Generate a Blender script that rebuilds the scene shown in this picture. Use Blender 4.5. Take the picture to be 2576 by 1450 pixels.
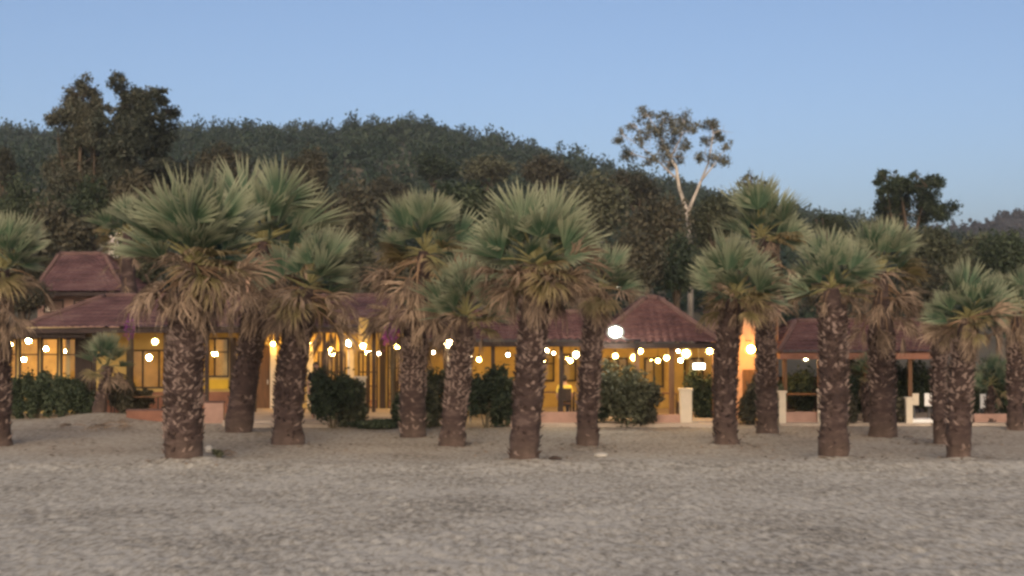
import bpy, math, random
import numpy as np
from mathutils import Vector, Matrix, Euler

for o in list(bpy.data.objects):
    bpy.data.objects.remove(o)
SC = bpy.context.scene
COL = SC.collection
R = math.radians
PI = math.pi

# ------------------------------------------------------------------ camera
CAM_Z = 3.2
F = 3539.0                       # focal length in pixels of a 2576 px wide frame
PITCH = math.atan(83.0 / F)
cd = bpy.data.cameras.new('camera')
cam = bpy.data.objects.new('camera', cd)
COL.objects.link(cam)
cam.location = (0, 0, CAM_Z)
cam.rotation_euler = (R(90) + PITCH, 0, 0)
cd.sensor_width = 36.0
cd.lens = 36.0 * F / 2576.0
cd.clip_end = 6000
cd.clip_start = 0.3
SC.camera = cam

# ------------------------------------------------------------------ sky, sun, exposure
SUN_EL = R(18.0)
SUN_ROT = R(183)
w = bpy.data.worlds.new('World')
SC.world = w
w.use_nodes = True
nt = w.node_tree
bg = nt.nodes['Background']
sky = nt.nodes.new('ShaderNodeTexSky')
sky.sky_type = 'NISHITA'
sky.sun_disc = False
sky.sun_elevation = SUN_EL
sky.sun_rotation = SUN_ROT
sky.altitude = 0
sky.air_density = 0.6
sky.dust_density = 3.0
sky.ozone_density = 1.2
nt.links.new(sky.outputs[0], bg.inputs[0])
bg.inputs[1].default_value = 0.15

sd = bpy.data.lights.new('sun', 'SUN')
sun = bpy.data.objects.new('sun', sd)
COL.objects.link(sun)
sd.energy = 2.6
sd.angle = R(70)
sd.color = (1.0, 0.77, 0.52)
SUN_DIR = Vector((math.sin(SUN_ROT), math.cos(SUN_ROT), math.tan(SUN_EL)))     # towards the glow where the sun went down
sun.rotation_euler = SUN_DIR.to_track_quat('Z', 'Y').to_euler()

SC.view_settings.view_transform = 'Standard'
SC.view_settings.look = 'None'
SC.view_settings.gamma = 1
SC.view_settings.use_curve_mapping = False
SC.view_settings.exposure = 0.2
SC.cycles.pixel_filter_type = 'BLACKMAN_HARRIS'
SC.cycles.filter_width = 2.9
SC.cycles.use_denoising = True
SC.cycles.max_bounces = 6
SC.cycles.transparent_max_bounces = 12
SC.cycles.sample_clamp_indirect = 6.0

# ------------------------------------------------------------------ helpers
CP, SP = math.cos(PITCH), math.sin(PITCH)


def px(x, y, Y):
    """world point seen at picture position x, y at the distance Y in front of the camera"""
    u = (x - 1288.0) / F
    v = -(y - 725.0) / F
    dy = CP - v * SP
    dz = SP + v * CP
    k = Y / dy
    return Vector((u * k, Y, CAM_Z + dz * k))


def ground_y(y):
    v = -(y - 725.0) / F
    dy = CP - v * SP
    dz = SP + v * CP
    return -CAM_Z / dz * dy


def sc(Y):
    return F / Y


def tag(o, label=None, cat=None, group=None, kind=None):
    if label: o['label'] = label
    if cat: o['category'] = cat
    if group: o['group'] = group
    if kind: o['kind'] = kind
    return o


def link(o, parent=None):
    COL.objects.link(o)
    if parent is not None:
        o.parent = parent
    return o


def thing(name, loc, label, cat, group=None, rz=0.0):
    o = bpy.data.objects.new(name, None)
    o.empty_display_size = 0.2
    o.location = loc
    o.rotation_euler = (0, 0, rz)
    link(o)
    return tag(o, label, cat, group)


class MB:
    """collects shapes in world (or local) space and links them as one mesh object"""

    def __init__(self):
        self.v, self.f, self.m = [], [], []
        self.mi = 0

    def add(self, vs, fs):
        n = len(self.v)
        self.v += [tuple(p) for p in vs]
        self.f += [tuple(i + n for i in q) for q in fs]
        self.m += [self.mi] * len(fs)
        return self

    def box(self, a, b, rz=0.0, c=None):
        (x0, y0, z0), (x1, y1, z1) = a, b
        vs = [(x0, y0, z0), (x1, y0, z0), (x1, y1, z0), (x0, y1, z0), (x0, y0, z1), (x1, y0, z1), (x1, y1, z1), (x0, y1, z1)]
        if rz:
            if c is None: c = ((x0 + x1) / 2, (y0 + y1) / 2)
            ca, sa = math.cos(rz), math.sin(rz)
            vs = [(c[0] + (x - c[0]) * ca - (y - c[1]) * sa, c[1] + (x - c[0]) * sa + (y - c[1]) * ca, z) for x, y, z in vs]
        return self.add(vs, [(3, 2, 1, 0), (4, 5, 6, 7), (0, 1, 5, 4), (1, 2, 6, 5), (2, 3, 7, 6), (3, 0, 4, 7)])

    def tube(self, pts, rad, n=8, cap=True, jit=0.0, rng=random):
        pts = [Vector(p) for p in pts]
        if not hasattr(rad, '__len__'): rad = [rad] * len(pts)
        vs, fs = [], []
        prev = None
        for i, p in enumerate(pts):
            d = (pts[min(i + 1, len(pts) - 1)] - pts[max(i - 1, 0)]).normalized()
            if prev is None:
                a = Vector((1, 0, 0)) if abs(d.x) < 0.9 else Vector((0, 1, 0))
                a = (a - d * a.dot(d)).normalized()
            else:
                a = (prev - d * prev.dot(d)).normalized()
            prev = a
            b = d.cross(a)
            for k in range(n):
                t = 2 * PI * k / n
                r = rad[i] * (1 + jit * (rng.random() - 0.5))
                vs.append(p + a * (r * math.cos(t)) + b * (r * math.sin(t)))
        for i in range(len(pts) - 1):
            for k in range(n):
                k2 = (k + 1) % n
                fs.append((i * n + k, i * n + k2, (i + 1) * n + k2, (i + 1) * n + k))
        if cap:
            fs.append(tuple(range(n - 1, -1, -1)))
            fs.append(tuple((len(pts) - 1) * n + k for k in range(n)))
        return self.add(vs, fs)

    def ball(self, c, r, seg=12, rings=8):
        if not hasattr(r, '__len__'): r = (r, r, r)
        vs = [(c[0], c[1], c[2] - r[2])]
        for i in range(1, rings):
            t = -PI / 2 + PI * i / rings
            for k in range(seg):
                p = 2 * PI * k / seg
                vs.append((c[0] + r[0] * math.cos(t) * math.cos(p), c[1] + r[1] * math.cos(t) * math.sin(p), c[2] + r[2] * math.sin(t)))
        vs.append((c[0], c[1], c[2] + r[2]))
        fs = []
        for k in range(seg):
            fs.append((0, 1 + (k + 1) % seg, 1 + k))
            e = 1 + (rings - 2) * seg
            fs.append((len(vs) - 1, e + k, e + (k + 1) % seg))
        for i in range(rings - 2):
            for k in range(seg):
                a = 1 + i * seg
                fs.append((a + k, a + (k + 1) % seg, a + seg + (k + 1) % seg, a + seg + k))
        return self.add(vs, fs)

    def mesh(self, name, mats, smooth=False, local=None):
        me = bpy.data.meshes.new(name)
        vs = self.v
        if local is not None:
            vs = [(x - local[0], y - local[1], z - local[2]) for x, y, z in vs]
        me.from_pydata(vs, [], self.f)
        if not isinstance(mats, (list, tuple)): mats = [mats]
        for m in mats: me.materials.append(m)
        if len(mats) > 1: me.polygons.foreach_set('material_index', self.m)
        if smooth: me.polygons.foreach_set('use_smooth', [True] * len(self.f))
        me.update()
        return me

    def build(self, name, mats, parent=None, smooth=False):
        """vertices are in world space; the parent is an unrotated empty"""
        loc = None
        if parent is not None:
            loc = Vector(parent.location)
            if parent.parent is not None: loc = loc + parent.parent.location
        o = bpy.data.objects.new(name, self.mesh(name, mats, smooth, loc))
        return link(o, parent)


def np_mesh(name, verts, faces, mats, smooth=False, mat_idx=None):
    """verts (n,3), faces (m,k) numpy"""
    me = bpy.data.meshes.new(name)
    verts = np.asarray(verts, dtype=np.float32)
    faces = np.asarray(faces, dtype=np.int32)
    m, k = faces.shape
    me.vertices.add(len(verts))
    me.vertices.foreach_set('co', verts.ravel())
    me.loops.add(m * k)
    me.loops.foreach_set('vertex_index', faces.ravel())
    me.polygons.add(m)
    me.polygons.foreach_set('loop_start', np.arange(0, m * k, k, dtype=np.int32))
    me.polygons.foreach_set('loop_total', np.full(m, k, dtype=np.int32))
    if not isinstance(mats, (list, tuple)): mats = [mats]
    for mm in mats: me.materials.append(mm)
    if mat_idx is not None: me.polygons.foreach_set('material_index', np.asarray(mat_idx, dtype=np.int32))
    if smooth: me.polygons.foreach_set('use_smooth', np.ones(m, dtype=bool))
    me.update(calc_edges=True)
    me.validate()
    return me


def vnoise(x, y, seed=0):
    """smooth value noise on arrays"""
    xi, yi = np.floor(x).astype(np.int64), np.floor(y).astype(np.int64)
    xf, yf = x - xi, y - yi

    def h(a, b):
        n = (a * 374761393 + b * 668265263 + seed * 974634777) & 0xffffffff
        n = ((n ^ (n >> 13)) * 1274126177) & 0xffffffff
        return ((n ^ (n >> 16)) & 0xffff) / 65535.0
    u, v = xf * xf * (3 - 2 * xf), yf * yf * (3 - 2 * yf)
    return (h(xi, yi) * (1 - u) + h(xi + 1, yi) * u) * (1 - v) + (h(xi, yi + 1) * (1 - u) + h(xi + 1, yi + 1) * u) * v


# ------------------------------------------------------------------ materials
def new_mat(name):
    m = bpy.data.materials.new(name)
    m.use_nodes = True
    return m, m.node_tree, m.node_tree.nodes['Principled BSDF']


def ramp(nt, fac, stops):
    r = nt.nodes.new('ShaderNodeValToRGB')
    el = r.color_ramp.elements
    while len(el) < len(stops): el.new(0.5)
    for e, (p, c) in zip(el, stops):
        e.position = p
        e.color = (c[0], c[1], c[2], 1)
    nt.links.new(fac, r.inputs[0])
    return r.outputs[0]


def noise(nt, scale, detail=4, rough=0.6, coord='Object', stretch=None):
    tc = nt.nodes.new('ShaderNodeTexCoord')
    n = nt.nodes.new('ShaderNodeTexNoise')
    n.inputs['Scale'].default_value = scale
    n.inputs['Detail'].default_value = detail
    n.inputs['Roughness'].default_value = rough
    src = tc.outputs[coord]
    if stretch:
        mp = nt.nodes.new('ShaderNodeMapping')
        mp.inputs['Scale'].default_value = stretch
        nt.links.new(src, mp.inputs[0])
        src = mp.outputs[0]
    nt.links.new(src, n.inputs['Vector'])
    return n.outputs[0]


def mul(c, k):
    return tuple(min(1.0, v * k) for v in c)


def surf(name, c, rough=0.8, scale=3.0, var=0.3, bump=0.3, bscale=30.0, stretch=None, c2=None, spec=0.3):
    m, nt, p = new_mat(name)
    f = noise(nt, scale, 5, 0.65, stretch=stretch)
    a = c2 if c2 else mul(c, 1 + var)
    nt.links.new(ramp(nt, f, [(0.3, mul(c, 1 - var)), (0.5, c), (0.7, a)]), p.inputs['Base Color'])
    p.inputs['Roughness'].default_value = rough
    p.inputs['Specular IOR Level'].default_value = spec
    if bump:
        b = nt.nodes.new('ShaderNodeBump')
        b.inputs['Strength'].default_value = bump
        b.inputs['Distance'].default_value = 0.03
        nt.links.new(noise(nt, bscale, 4, 0.7, stretch=stretch), b.inputs['Height'])
        nt.links.new(b.outputs[0], p.inputs['Normal'])
    return m


def leafy(name, dark, mid, light, scale=0.6, trans=0.25, tip=None, rough=0.6, isl=0.45):
    """foliage: colour varies leaf by leaf, clump by clump and plant by plant"""
    m, nt, p = new_mat(name)
    g = nt.nodes.new('ShaderNodeNewGeometry')
    oi = nt.nodes.new('ShaderNodeObjectInfo')
    n = noise(nt, scale, 3, 0.6)
    ad = nt.nodes.new('ShaderNodeMath'); ad.operation = 'MULTIPLY_ADD'
    nt.links.new(g.outputs['Random Per Island'], ad.inputs[0])
    ad.inputs[1].default_value = isl
    nt.links.new(n, ad.inputs[2])
    ad2 = nt.nodes.new('ShaderNodeMath'); ad2.operation = 'MULTIPLY_ADD'
    nt.links.new(oi.outputs['Random'], ad2.inputs[0])
    ad2.inputs[1].default_value = 0.30
    nt.links.new(ad.outputs[0], ad2.inputs[2])
    col = ramp(nt, ad2.outputs[0], [(0.45, dark), (0.85, mid), (1.2 / 1.25, light)])
    if tip:
        at = nt.nodes.new('ShaderNodeAttribute'); at.attribute_name = 'along'
        mx = nt.nodes.new('ShaderNodeMix'); mx.data_type = 'RGBA'
        mr = nt.nodes.new('ShaderNodeMapRange')
        mr.inputs[1].default_value = tip[1]
        mr.inputs[2].default_value = tip[2]
        mr.inputs[4].default_value = tip[3]
        nt.links.new(at.outputs['Fac'], mr.inputs[0])
        nt.links.new(mr.outputs[0], mx.inputs[0])
        nt.links.new(col, mx.inputs[6])
        mx.inputs[7].default_value = (*tip[0], 1)
        col = mx.outputs[2]
    nt.links.new(col, p.inputs['Base Color'])
    p.inputs['Roughness'].default_value = rough
    p.inputs['Specular IOR Level'].default_value = 0.25
    tr = nt.nodes.new('ShaderNodeBsdfTranslucent')
    nt.links.new(col, tr.inputs[0])
    ms = nt.nodes.new('ShaderNodeMixShader')
    ms.inputs[0].default_value = trans
    nt.links.new(p.outputs[0], ms.inputs[1])
    nt.links.new(tr.outputs[0], ms.inputs[2])
    nt.links.new(ms.outputs[0], nt.nodes['Material Output'].inputs[0])
    return m


def glow(name, c, strength):
    m, nt, p = new_mat(name)
    p.inputs['Base Color'].default_value = (0.8, 0.8, 0.75, 1)
    p.inputs['Emission Color'].default_value = (*c, 1)
    p.inputs['Emission Strength'].default_value = strength
    return m


def halo_shell(name, c, strength, see=0.5):  # see-through shell with its own glow, imitates the halo of a lamp
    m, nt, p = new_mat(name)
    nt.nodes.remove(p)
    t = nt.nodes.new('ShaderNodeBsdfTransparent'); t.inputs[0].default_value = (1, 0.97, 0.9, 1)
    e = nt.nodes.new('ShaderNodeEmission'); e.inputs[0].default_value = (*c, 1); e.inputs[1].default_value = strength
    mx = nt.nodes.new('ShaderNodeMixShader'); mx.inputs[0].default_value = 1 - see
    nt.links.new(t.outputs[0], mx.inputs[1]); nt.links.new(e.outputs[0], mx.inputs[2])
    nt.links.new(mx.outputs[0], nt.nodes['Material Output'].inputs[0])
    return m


def sand_mat():
    m, nt, p = new_mat('sand')
    big = noise(nt, 0.35, 4, 0.6)
    fine = noise(nt, 9.0, 2.5, 0.7, stretch=(1, 0.36, 1))
    ad = nt.nodes.new('ShaderNodeMath'); ad.operation = 'MULTIPLY_ADD'
    nt.links.new(fine, ad.inputs[0]); ad.inputs[1].default_value = 1.25
    mm = nt.nodes.new('ShaderNodeMath'); mm.operation = 'MULTIPLY'
    nt.links.new(big, mm.inputs[0]); mm.inputs[1].default_value = 0.7
    nt.links.new(mm.outputs[0], ad.inputs[2])
    sc_ = nt.nodes.new('ShaderNodeMath'); sc_.operation = 'MULTIPLY'
    nt.links.new(ad.outputs[0], sc_.inputs[0]); sc_.inputs[1].default_value = 1 / 1.13
    front = ramp(nt, sc_.outputs[0], [(1.05 / 1.7, (0.20, 0.181, 0.150)), (0.80, (0.35, 0.318, 0.264)), (1.0, (0.48, 0.447, 0.385))])
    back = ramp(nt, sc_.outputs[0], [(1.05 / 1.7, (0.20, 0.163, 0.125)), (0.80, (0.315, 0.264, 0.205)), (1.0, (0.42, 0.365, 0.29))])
    tc = nt.nodes.new('ShaderNodeTexCoord'); sx = nt.nodes.new('ShaderNodeSeparateXYZ')
    nt.links.new(tc.outputs['Object'], sx.inputs[0])
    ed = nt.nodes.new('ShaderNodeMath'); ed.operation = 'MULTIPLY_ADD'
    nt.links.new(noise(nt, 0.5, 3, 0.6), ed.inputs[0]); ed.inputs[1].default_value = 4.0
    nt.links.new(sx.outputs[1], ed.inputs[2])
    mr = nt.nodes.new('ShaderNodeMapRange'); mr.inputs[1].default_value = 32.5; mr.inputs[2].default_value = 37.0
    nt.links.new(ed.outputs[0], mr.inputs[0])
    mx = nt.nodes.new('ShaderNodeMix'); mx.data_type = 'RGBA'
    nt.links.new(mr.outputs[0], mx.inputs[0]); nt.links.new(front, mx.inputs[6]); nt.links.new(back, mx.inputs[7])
    nt.links.new(mx.outputs[2], p.inputs['Base Color'])
    p.inputs['Roughness'].default_value = 0.95
    p.inputs['Specular IOR Level'].default_value = 0.1
    b = nt.nodes.new('ShaderNodeBump'); b.inputs['Strength'].default_value = 0.6; b.inputs['Distance'].default_value = 0.05
    nt.links.new(noise(nt, 10.0, 4, 0.7, stretch=(1, 0.33, 1)), b.inputs['Height'])
    nt.links.new(b.outputs[0], p.inputs['Normal'])
    return m


M = {}
M['sand'] = sand_mat()
M['soil'] = surf('hill_soil', (0.10, 0.085, 0.055), 0.95, 0.05, 0.4, 0)
M['far_soil'] = surf('far_soil', (0.035, 0.033, 0.032), 0.95, 0.02, 0.35, 0)
M['trunk'] = surf('palm_bark', (0.046, 0.028, 0.024), 0.95, 2.5, 0.45, 0.8, 14, stretch=(1, 1, 2.5), c2=(0.12, 0.082, 0.07))
M['boot'] = leafy('palm_leaf_base', (0.018, 0.011, 0.010), (0.058, 0.036, 0.029), (0.215, 0.155, 0.13), 2.2, 0.0, rough=0.9)
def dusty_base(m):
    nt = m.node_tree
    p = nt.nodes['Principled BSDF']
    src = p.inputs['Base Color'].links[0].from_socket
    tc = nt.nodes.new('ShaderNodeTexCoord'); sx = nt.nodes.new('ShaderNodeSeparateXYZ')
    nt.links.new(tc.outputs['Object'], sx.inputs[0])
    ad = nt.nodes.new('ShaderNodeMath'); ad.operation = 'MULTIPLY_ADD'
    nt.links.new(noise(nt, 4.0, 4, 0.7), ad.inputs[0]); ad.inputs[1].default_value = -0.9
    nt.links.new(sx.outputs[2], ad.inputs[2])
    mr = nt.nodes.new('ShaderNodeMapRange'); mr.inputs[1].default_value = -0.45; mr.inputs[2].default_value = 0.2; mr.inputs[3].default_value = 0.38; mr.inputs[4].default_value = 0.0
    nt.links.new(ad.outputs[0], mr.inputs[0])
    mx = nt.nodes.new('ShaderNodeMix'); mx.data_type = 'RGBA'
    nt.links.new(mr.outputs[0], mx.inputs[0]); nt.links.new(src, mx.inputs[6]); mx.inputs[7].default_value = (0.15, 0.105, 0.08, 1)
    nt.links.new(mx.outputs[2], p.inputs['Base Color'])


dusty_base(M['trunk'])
M['frond'] = leafy('palm_green', (0.028, 0.060, 0.032), (0.060, 0.104, 0.056), (0.13, 0.165, 0.098), 0.7, 0.22, tip=((0.40, 0.38, 0.25), 0.45, 1.0, 0.68))
M['frond_yellow'] = leafy('palm_yellowing', (0.09, 0.085, 0.03), (0.16, 0.135, 0.055), (0.25, 0.20, 0.09), 0.8, 0.22, tip=((0.33, 0.25, 0.14), 0.3, 1.0, 0.8))
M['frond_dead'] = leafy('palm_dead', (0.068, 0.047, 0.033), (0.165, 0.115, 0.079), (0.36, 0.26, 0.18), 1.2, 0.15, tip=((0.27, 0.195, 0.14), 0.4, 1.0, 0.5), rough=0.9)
M['petiole'] = surf('petiole', (0.19, 0.17, 0.07), 0.6, 5, 0.3, 0)
M['petiole_dead'] = surf('petiole_dead', (0.19, 0.12, 0.07), 0.9, 5, 0.3, 0)
M['bark_pale'] = surf('pale_bark', (0.42, 0.36, 0.30), 0.9, 1.5, 0.35, 0.5, 12, stretch=(1, 1, 0.4))
M['bark'] = surf('brown_bark', (0.09, 0.065, 0.045), 0.95, 2.0, 0.4, 0.6, 12)
M['leaf_gum'] = leafy('gum_leaves', (0.026, 0.033, 0.023), (0.052, 0.060, 0.042), (0.098, 0.094, 0.064), 0.35, 0.2)
M['leaf_brown'] = leafy('brownish_leaves', (0.024, 0.027, 0.017), (0.045, 0.045, 0.028), (0.085, 0.074, 0.046), 0.35, 0.2)
M['leaf_olive'] = leafy('olive_leaves', (0.028, 0.034, 0.018), (0.060, 0.066, 0.036), (0.11, 0.11, 0.065), 0.35, 0.2)
M['leaf_dark'] = leafy('dark_leaves', (0.014, 0.024, 0.013), (0.030, 0.044, 0.022), (0.065, 0.080, 0.042), 0.4, 0.2)
M['leaf_silver'] = leafy('silvery_leaves', (0.045, 0.052, 0.038), (0.095, 0.10, 0.075), (0.19, 0.185, 0.14), 0.5, 0.25)
M['wood_hill'] = leafy('hill_wood', (0.010, 0.021, 0.013), (0.019, 0.034, 0.020), (0.038, 0.052, 0.030), 0.045, 0.1, isl=0.22)
M['wood_far'] = leafy('far_wood', (0.014, 0.016, 0.017), (0.024, 0.025, 0.026), (0.04, 0.036, 0.036), 0.01, 0.1)
M['bougain'] = leafy('purple_bracts', (0.12, 0.02, 0.13), (0.25, 0.05, 0.27), (0.36, 0.10, 0.36), 2.0, 0.25)
M['stem'] = surf('stem', (0.10, 0.08, 0.05), 0.9, 5, 0.3, 0)
M['ochre'] = surf('ochre_plaster', (0.46, 0.32, 0.11), 0.85, 1.2, 0.18, 0.15)
M['inside'] = surf('room_plaster', (0.60, 0.45, 0.19), 0.85, 1.6, 0.25, 0)
M['peach'] = surf('peach_plaster', (0.52, 0.31, 0.21), 0.85, 1.0, 0.2, 0.15)
M['cream'] = surf('cream_plaster', (0.62, 0.53, 0.41), 0.85, 1.2, 0.15, 0.15)
M['pale'] = surf('pale_wall', (0.55, 0.47, 0.42), 0.85, 1.2, 0.15, 0.1)
M['pinkwall'] = surf('pink_low_wall', (0.36, 0.22, 0.17), 0.9, 1.5, 0.25, 0.3)
M['redwall'] = surf('red_brown_wall', (0.22, 0.10, 0.065), 0.9, 1.5, 0.3, 0.3)
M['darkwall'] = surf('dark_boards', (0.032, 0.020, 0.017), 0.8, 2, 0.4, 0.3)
M['wood'] = surf('brown_wood', (0.13, 0.065, 0.03), 0.7, 2.0, 0.4, 0.3, 20, stretch=(6, 6, 0.6))
M['darkwood'] = surf('dark_wood', (0.035, 0.022, 0.017), 0.7, 2.0, 0.4, 0.3, 20, stretch=(6, 6, 0.6))
M['tile'] = surf('clay_tiles', (0.115, 0.052, 0.046), 0.9, 1.3, 0.5, 0.4, 18, c2=(0.165, 0.088, 0.074))
M['tile_old'] = surf('weathered_tiles', (0.110, 0.053, 0.052), 0.9, 1.0, 0.5, 0.4, 18, c2=(0.17, 0.10, 0.088))
M['ridge'] = surf('ridge_tiles', (0.115, 0.065, 0.057), 0.9, 2.0, 0.3, 0.3)
M['concrete'] = surf('terrace_concrete', (0.42, 0.34, 0.27), 0.9, 1.0, 0.25, 0.3)
M['yellow'] = surf('yellow_board', (0.55, 0.35, 0.02), 0.6, 3, 0.1, 0)
M['white'] = surf('white_paint', (0.78, 0.76, 0.73), 0.6, 2, 0.06, 0)
M['metal'] = surf('dark_metal', (0.05, 0.05, 0.052), 0.45, 4, 0.2, 0)
M['palemetal'] = surf('pale_metal', (0.55, 0.52, 0.48), 0.45, 4, 0.1, 0)
M['lamp_warm'] = glow('lamp_warm', (1.0, 0.60, 0.16), 290)
M['lamp_room'] = glow('lamp_room', (1.0, 0.66, 0.25), 800)
M['lamp_white'] = glow('lamp_white', (1.0, 0.72, 0.38), 300)
M['lamp_cool'] = glow('lamp_cool', (1.0, 0.95, 0.82), 520)
M['lamp_orange'] = glow('lamp_orange', (1.0, 0.50, 0.09), 330)
M['lamp_small'] = glow('lamp_small', (1.0, 0.82, 0.62), 110)
M['halo_warm'] = halo_shell('amber_halo_globe', (1.0, 0.66, 0.20), 1.3)
M['halo_white'] = halo_shell('warm_halo_globe', (1.0, 0.76, 0.40), 1.2)
M['halo_cool'] = halo_shell('white_halo_lens', (0.95, 1.0, 0.88), 0.9, 0.6)
M['halo_orange'] = halo_shell('orange_halo_globe', (1.0, 0.55, 0.14), 1.5)
M['litsign'] = glow('lit_panel', (1.0, 0.92, 0.75), 9)
M['skin'] = surf('skin', (0.42, 0.25, 0.18), 0.6, 4, 0.1, 0)
M['hair'] = surf('dark_hair', (0.02, 0.014, 0.012), 0.6, 8, 0.3, 0)
M['shirt'] = surf('yellow_shirt', (0.72, 0.55, 0.10), 0.85, 3, 0.15, 0)
M['blackcloth'] = surf('black_cloth', (0.014, 0.014, 0.016), 0.85, 3, 0.2, 0)
M['jeans'] = surf('dark_trousers', (0.03, 0.035, 0.06), 0.85, 3, 0.2, 0)
M['stone'] = surf('pale_stone', (0.38, 0.35, 0.31), 0.85, 3, 0.2, 0.2)


def glass_mat():
    m, nt, p = new_mat('window_glass')
    nt.nodes.remove(p)
    t = nt.nodes.new('ShaderNodeBsdfTransparent'); t.inputs[0].default_value = (0.95, 0.96, 0.95, 1)
    g = nt.nodes.new('ShaderNodeBsdfGlossy'); g.inputs['Roughness'].default_value = 0.03
    mx = nt.nodes.new('ShaderNodeMixShader'); mx.inputs[0].default_value = 0.08
    nt.links.new(t.outputs[0], mx.inputs[1]); nt.links.new(g.outputs[0], mx.inputs[2])
    nt.links.new(mx.outputs[0], nt.nodes['Material Output'].inputs[0])
    return m


M['glass'] = glass_mat()

# ------------------------------------------------------------------ ground
rng = np.random.default_rng(11)
FEET = [(462, 1165, 100), (600, 1093, 70), (725, 1122, 80), (1040, 1100, 68), (1138, 1125, 64), (1318, 1165, 78), (1478, 1125, 58), (1828, 1122, 62), (1930, 1095, 54), (2097, 1160, 76), (2222, 1100, 70), (2412, 1160, 64), (2368, 1118, 40)]
MOUND = [(px(262, 1062, 45.0), 0.34, 1.5, 1.0), (px(470, 1165, 32.0), 0.06, 0.9, 0.6), (px(2110, 1160, 32.4), 0.05, 0.9, 0.6)]


for fx_, fy_, fw_ in FEET:
    fY = ground_y(fy_)
    MOUND.append((px(fx_, fy_, fY), 0.09, 0.75 * fw_ / sc(fY), 0.75 * fw_ / sc(fY)))


def gz_arr(X, Y):
    z = np.zeros_like(X)
    for c, h, a, b in MOUND:
        z += h * np.exp(-((X - c.x) / a) ** 2 - ((Y - c.y) / b) ** 2)
    # trodden beach in front of the palms
    fr = np.clip((33.5 - Y) / 2.5, 0, 1) * np.clip((Y - 2) / 4, 0, 1)
    foot = vnoise(X * 7.5 + 40, Y * 3.2, 3)
    foot2 = vnoise(X * 10, Y * 3.6, 7)
    dune = vnoise(X * 0.35, Y * 0.25, 5) - 0.5
    z += fr * (0.034 * (foot - 0.5) * (0.35 + 1.3 * vnoise(X * 0.5, Y * 0.35, 9)) + 0.030 * (foot2 - 0.5) + 0.06 * dune)
    back = np.clip((Y - 33.5) / 1.0, 0, 1) * np.clip((48 - Y) / 4, 0, 1)
    z += back * (0.03 * (vnoise(X * 1.2, Y * 0.9, 13) - 0.5) + 0.02 * (vnoise(X * 4, Y * 3, 17) - 0.5))
    # low bank in front of the trees
    z += 0.07 * np.exp(-((Y - 31.2) / 0.9) ** 2) * (0.7 + 0.6 * vnoise(X * 0.3, Y * 0, 21))
    return z


def gz(X, Y):
    return float(gz_arr(np.array([X]), np.array([Y]))[0])


def grow(a, b, step, outer):
    xs = list(np.arange(a, b + 1e-6, step))
    s = step
    hi = xs[-1]
    while hi < outer:
        s *= 1.35
        hi += s
        xs.append(hi)
    s = step
    lo = xs[0]
    low = []
    while lo > -outer:
        s *= 1.35
        lo -= s
        low.append(lo)
    return np.array(low[::-1] + xs)


gx = grow(-13.0, 13.0, 0.048, 1500)
gy = grow(15.0, 34.0, 0.078, 1500)
GX, GY = np.meshgrid(gx, gy)
GZ = gz_arr(GX, GY)
nx, ny = len(gx), len(gy)
idx = np.arange(nx * ny).reshape(ny, nx)
gf = np.stack([idx[:-1, :-1], idx[:-1, 1:], idx[1:, 1:], idx[1:, :-1]], -1).reshape(-1, 4)
ground = link(bpy.data.objects.new('beach_sand', np_mesh('beach_sand', np.stack([GX, GY, GZ], -1).reshape(-1, 3), gf, M['sand'], True)))
tag(ground, 'pale grey beige trodden beach sand', None, None, 'structure')

# ------------------------------------------------------------------ hills
RIDGE = [(-1600, 420), (-900, 370), (-300, 318), (0, 318), (120, 322), (300, 318), (480, 312), (560, 306), (650, 312), (760, 316), (880, 310),
         (960, 302), (1020, 298), (1080, 302), (1180, 328), (1350, 362), (1450, 388), (1550, 412), (1700, 446), (1850, 490), (2030, 534),
         (2200, 556), (2380, 582), (2576, 606), (3000, 650), (3600, 690), (4400, 720)]
FAR = [(-2000, 640), (1800, 620), (2100, 600), (2300, 585), (2390, 574), (2430, 570), (2480, 560), (2530, 544), (2576, 534), (2680, 515), (2900, 505), (3300, 530), (4400, 640)]
HY0, HY1 = 64.0, 340.0


def prof(tab, u):
    return (28 if tab is RIDGE else 0) + np.interp(u * F + 1288.0, [a for a, b in tab], [b for a, b in tab])


def hill_z(X, Y):
    u = X / Y
    zr = CAM_Z + (808.0 - prof(RIDGE, u)) / F * HY1
    s = np.clip((Y - HY0) / (HY1 - HY0), 0, 1)
    z = -0.4 + (zr + 0.4) * s ** 1.08
    z += 2.2 * np.sin(s * PI) * (vnoise(X * 0.035 + 5, Y * 0.03, 31) - 0.5) * 2
    over = np.clip((Y - HY1) / 120, 0, 1)
    return z - over * zr * 0.9


def hz(X, Y):
    return float(hill_z(np.array([X]), np.array([Y]))[0])


U = np.linspace(-0.95, 0.95, 240)
YY = np.concatenate([np.linspace(HY0, HY1, 70), np.linspace(HY1 + 8, HY1 + 130, 8)])
UU, HYY = np.meshgrid(U, YY)
HX = UU * HYY
HZ = hill_z(HX, HYY)
idx = np.arange(HX.size).reshape(HX.shape)
hf = np.stack([idx[:-1, :-1], idx[:-1, 1:], idx[1:, 1:], idx[1:, :-1]], -1).reshape(-1, 4)
hill = link(bpy.data.objects.new('hill', np_mesh('hill', np.stack([HX, HYY, HZ], -1).reshape(-1, 3), hf, M['soil'], True)))
tag(hill, 'wooded hill rising behind the beach restaurant', None, None, 'structure')

FD = 560.0
FY = np.linspace(FD - 110, FD + 90, 30)
FU = np.linspace(-0.9, 0.95, 200)
UU, FYY = np.meshgrid(FU, FY)
FX = UU * FYY


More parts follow.
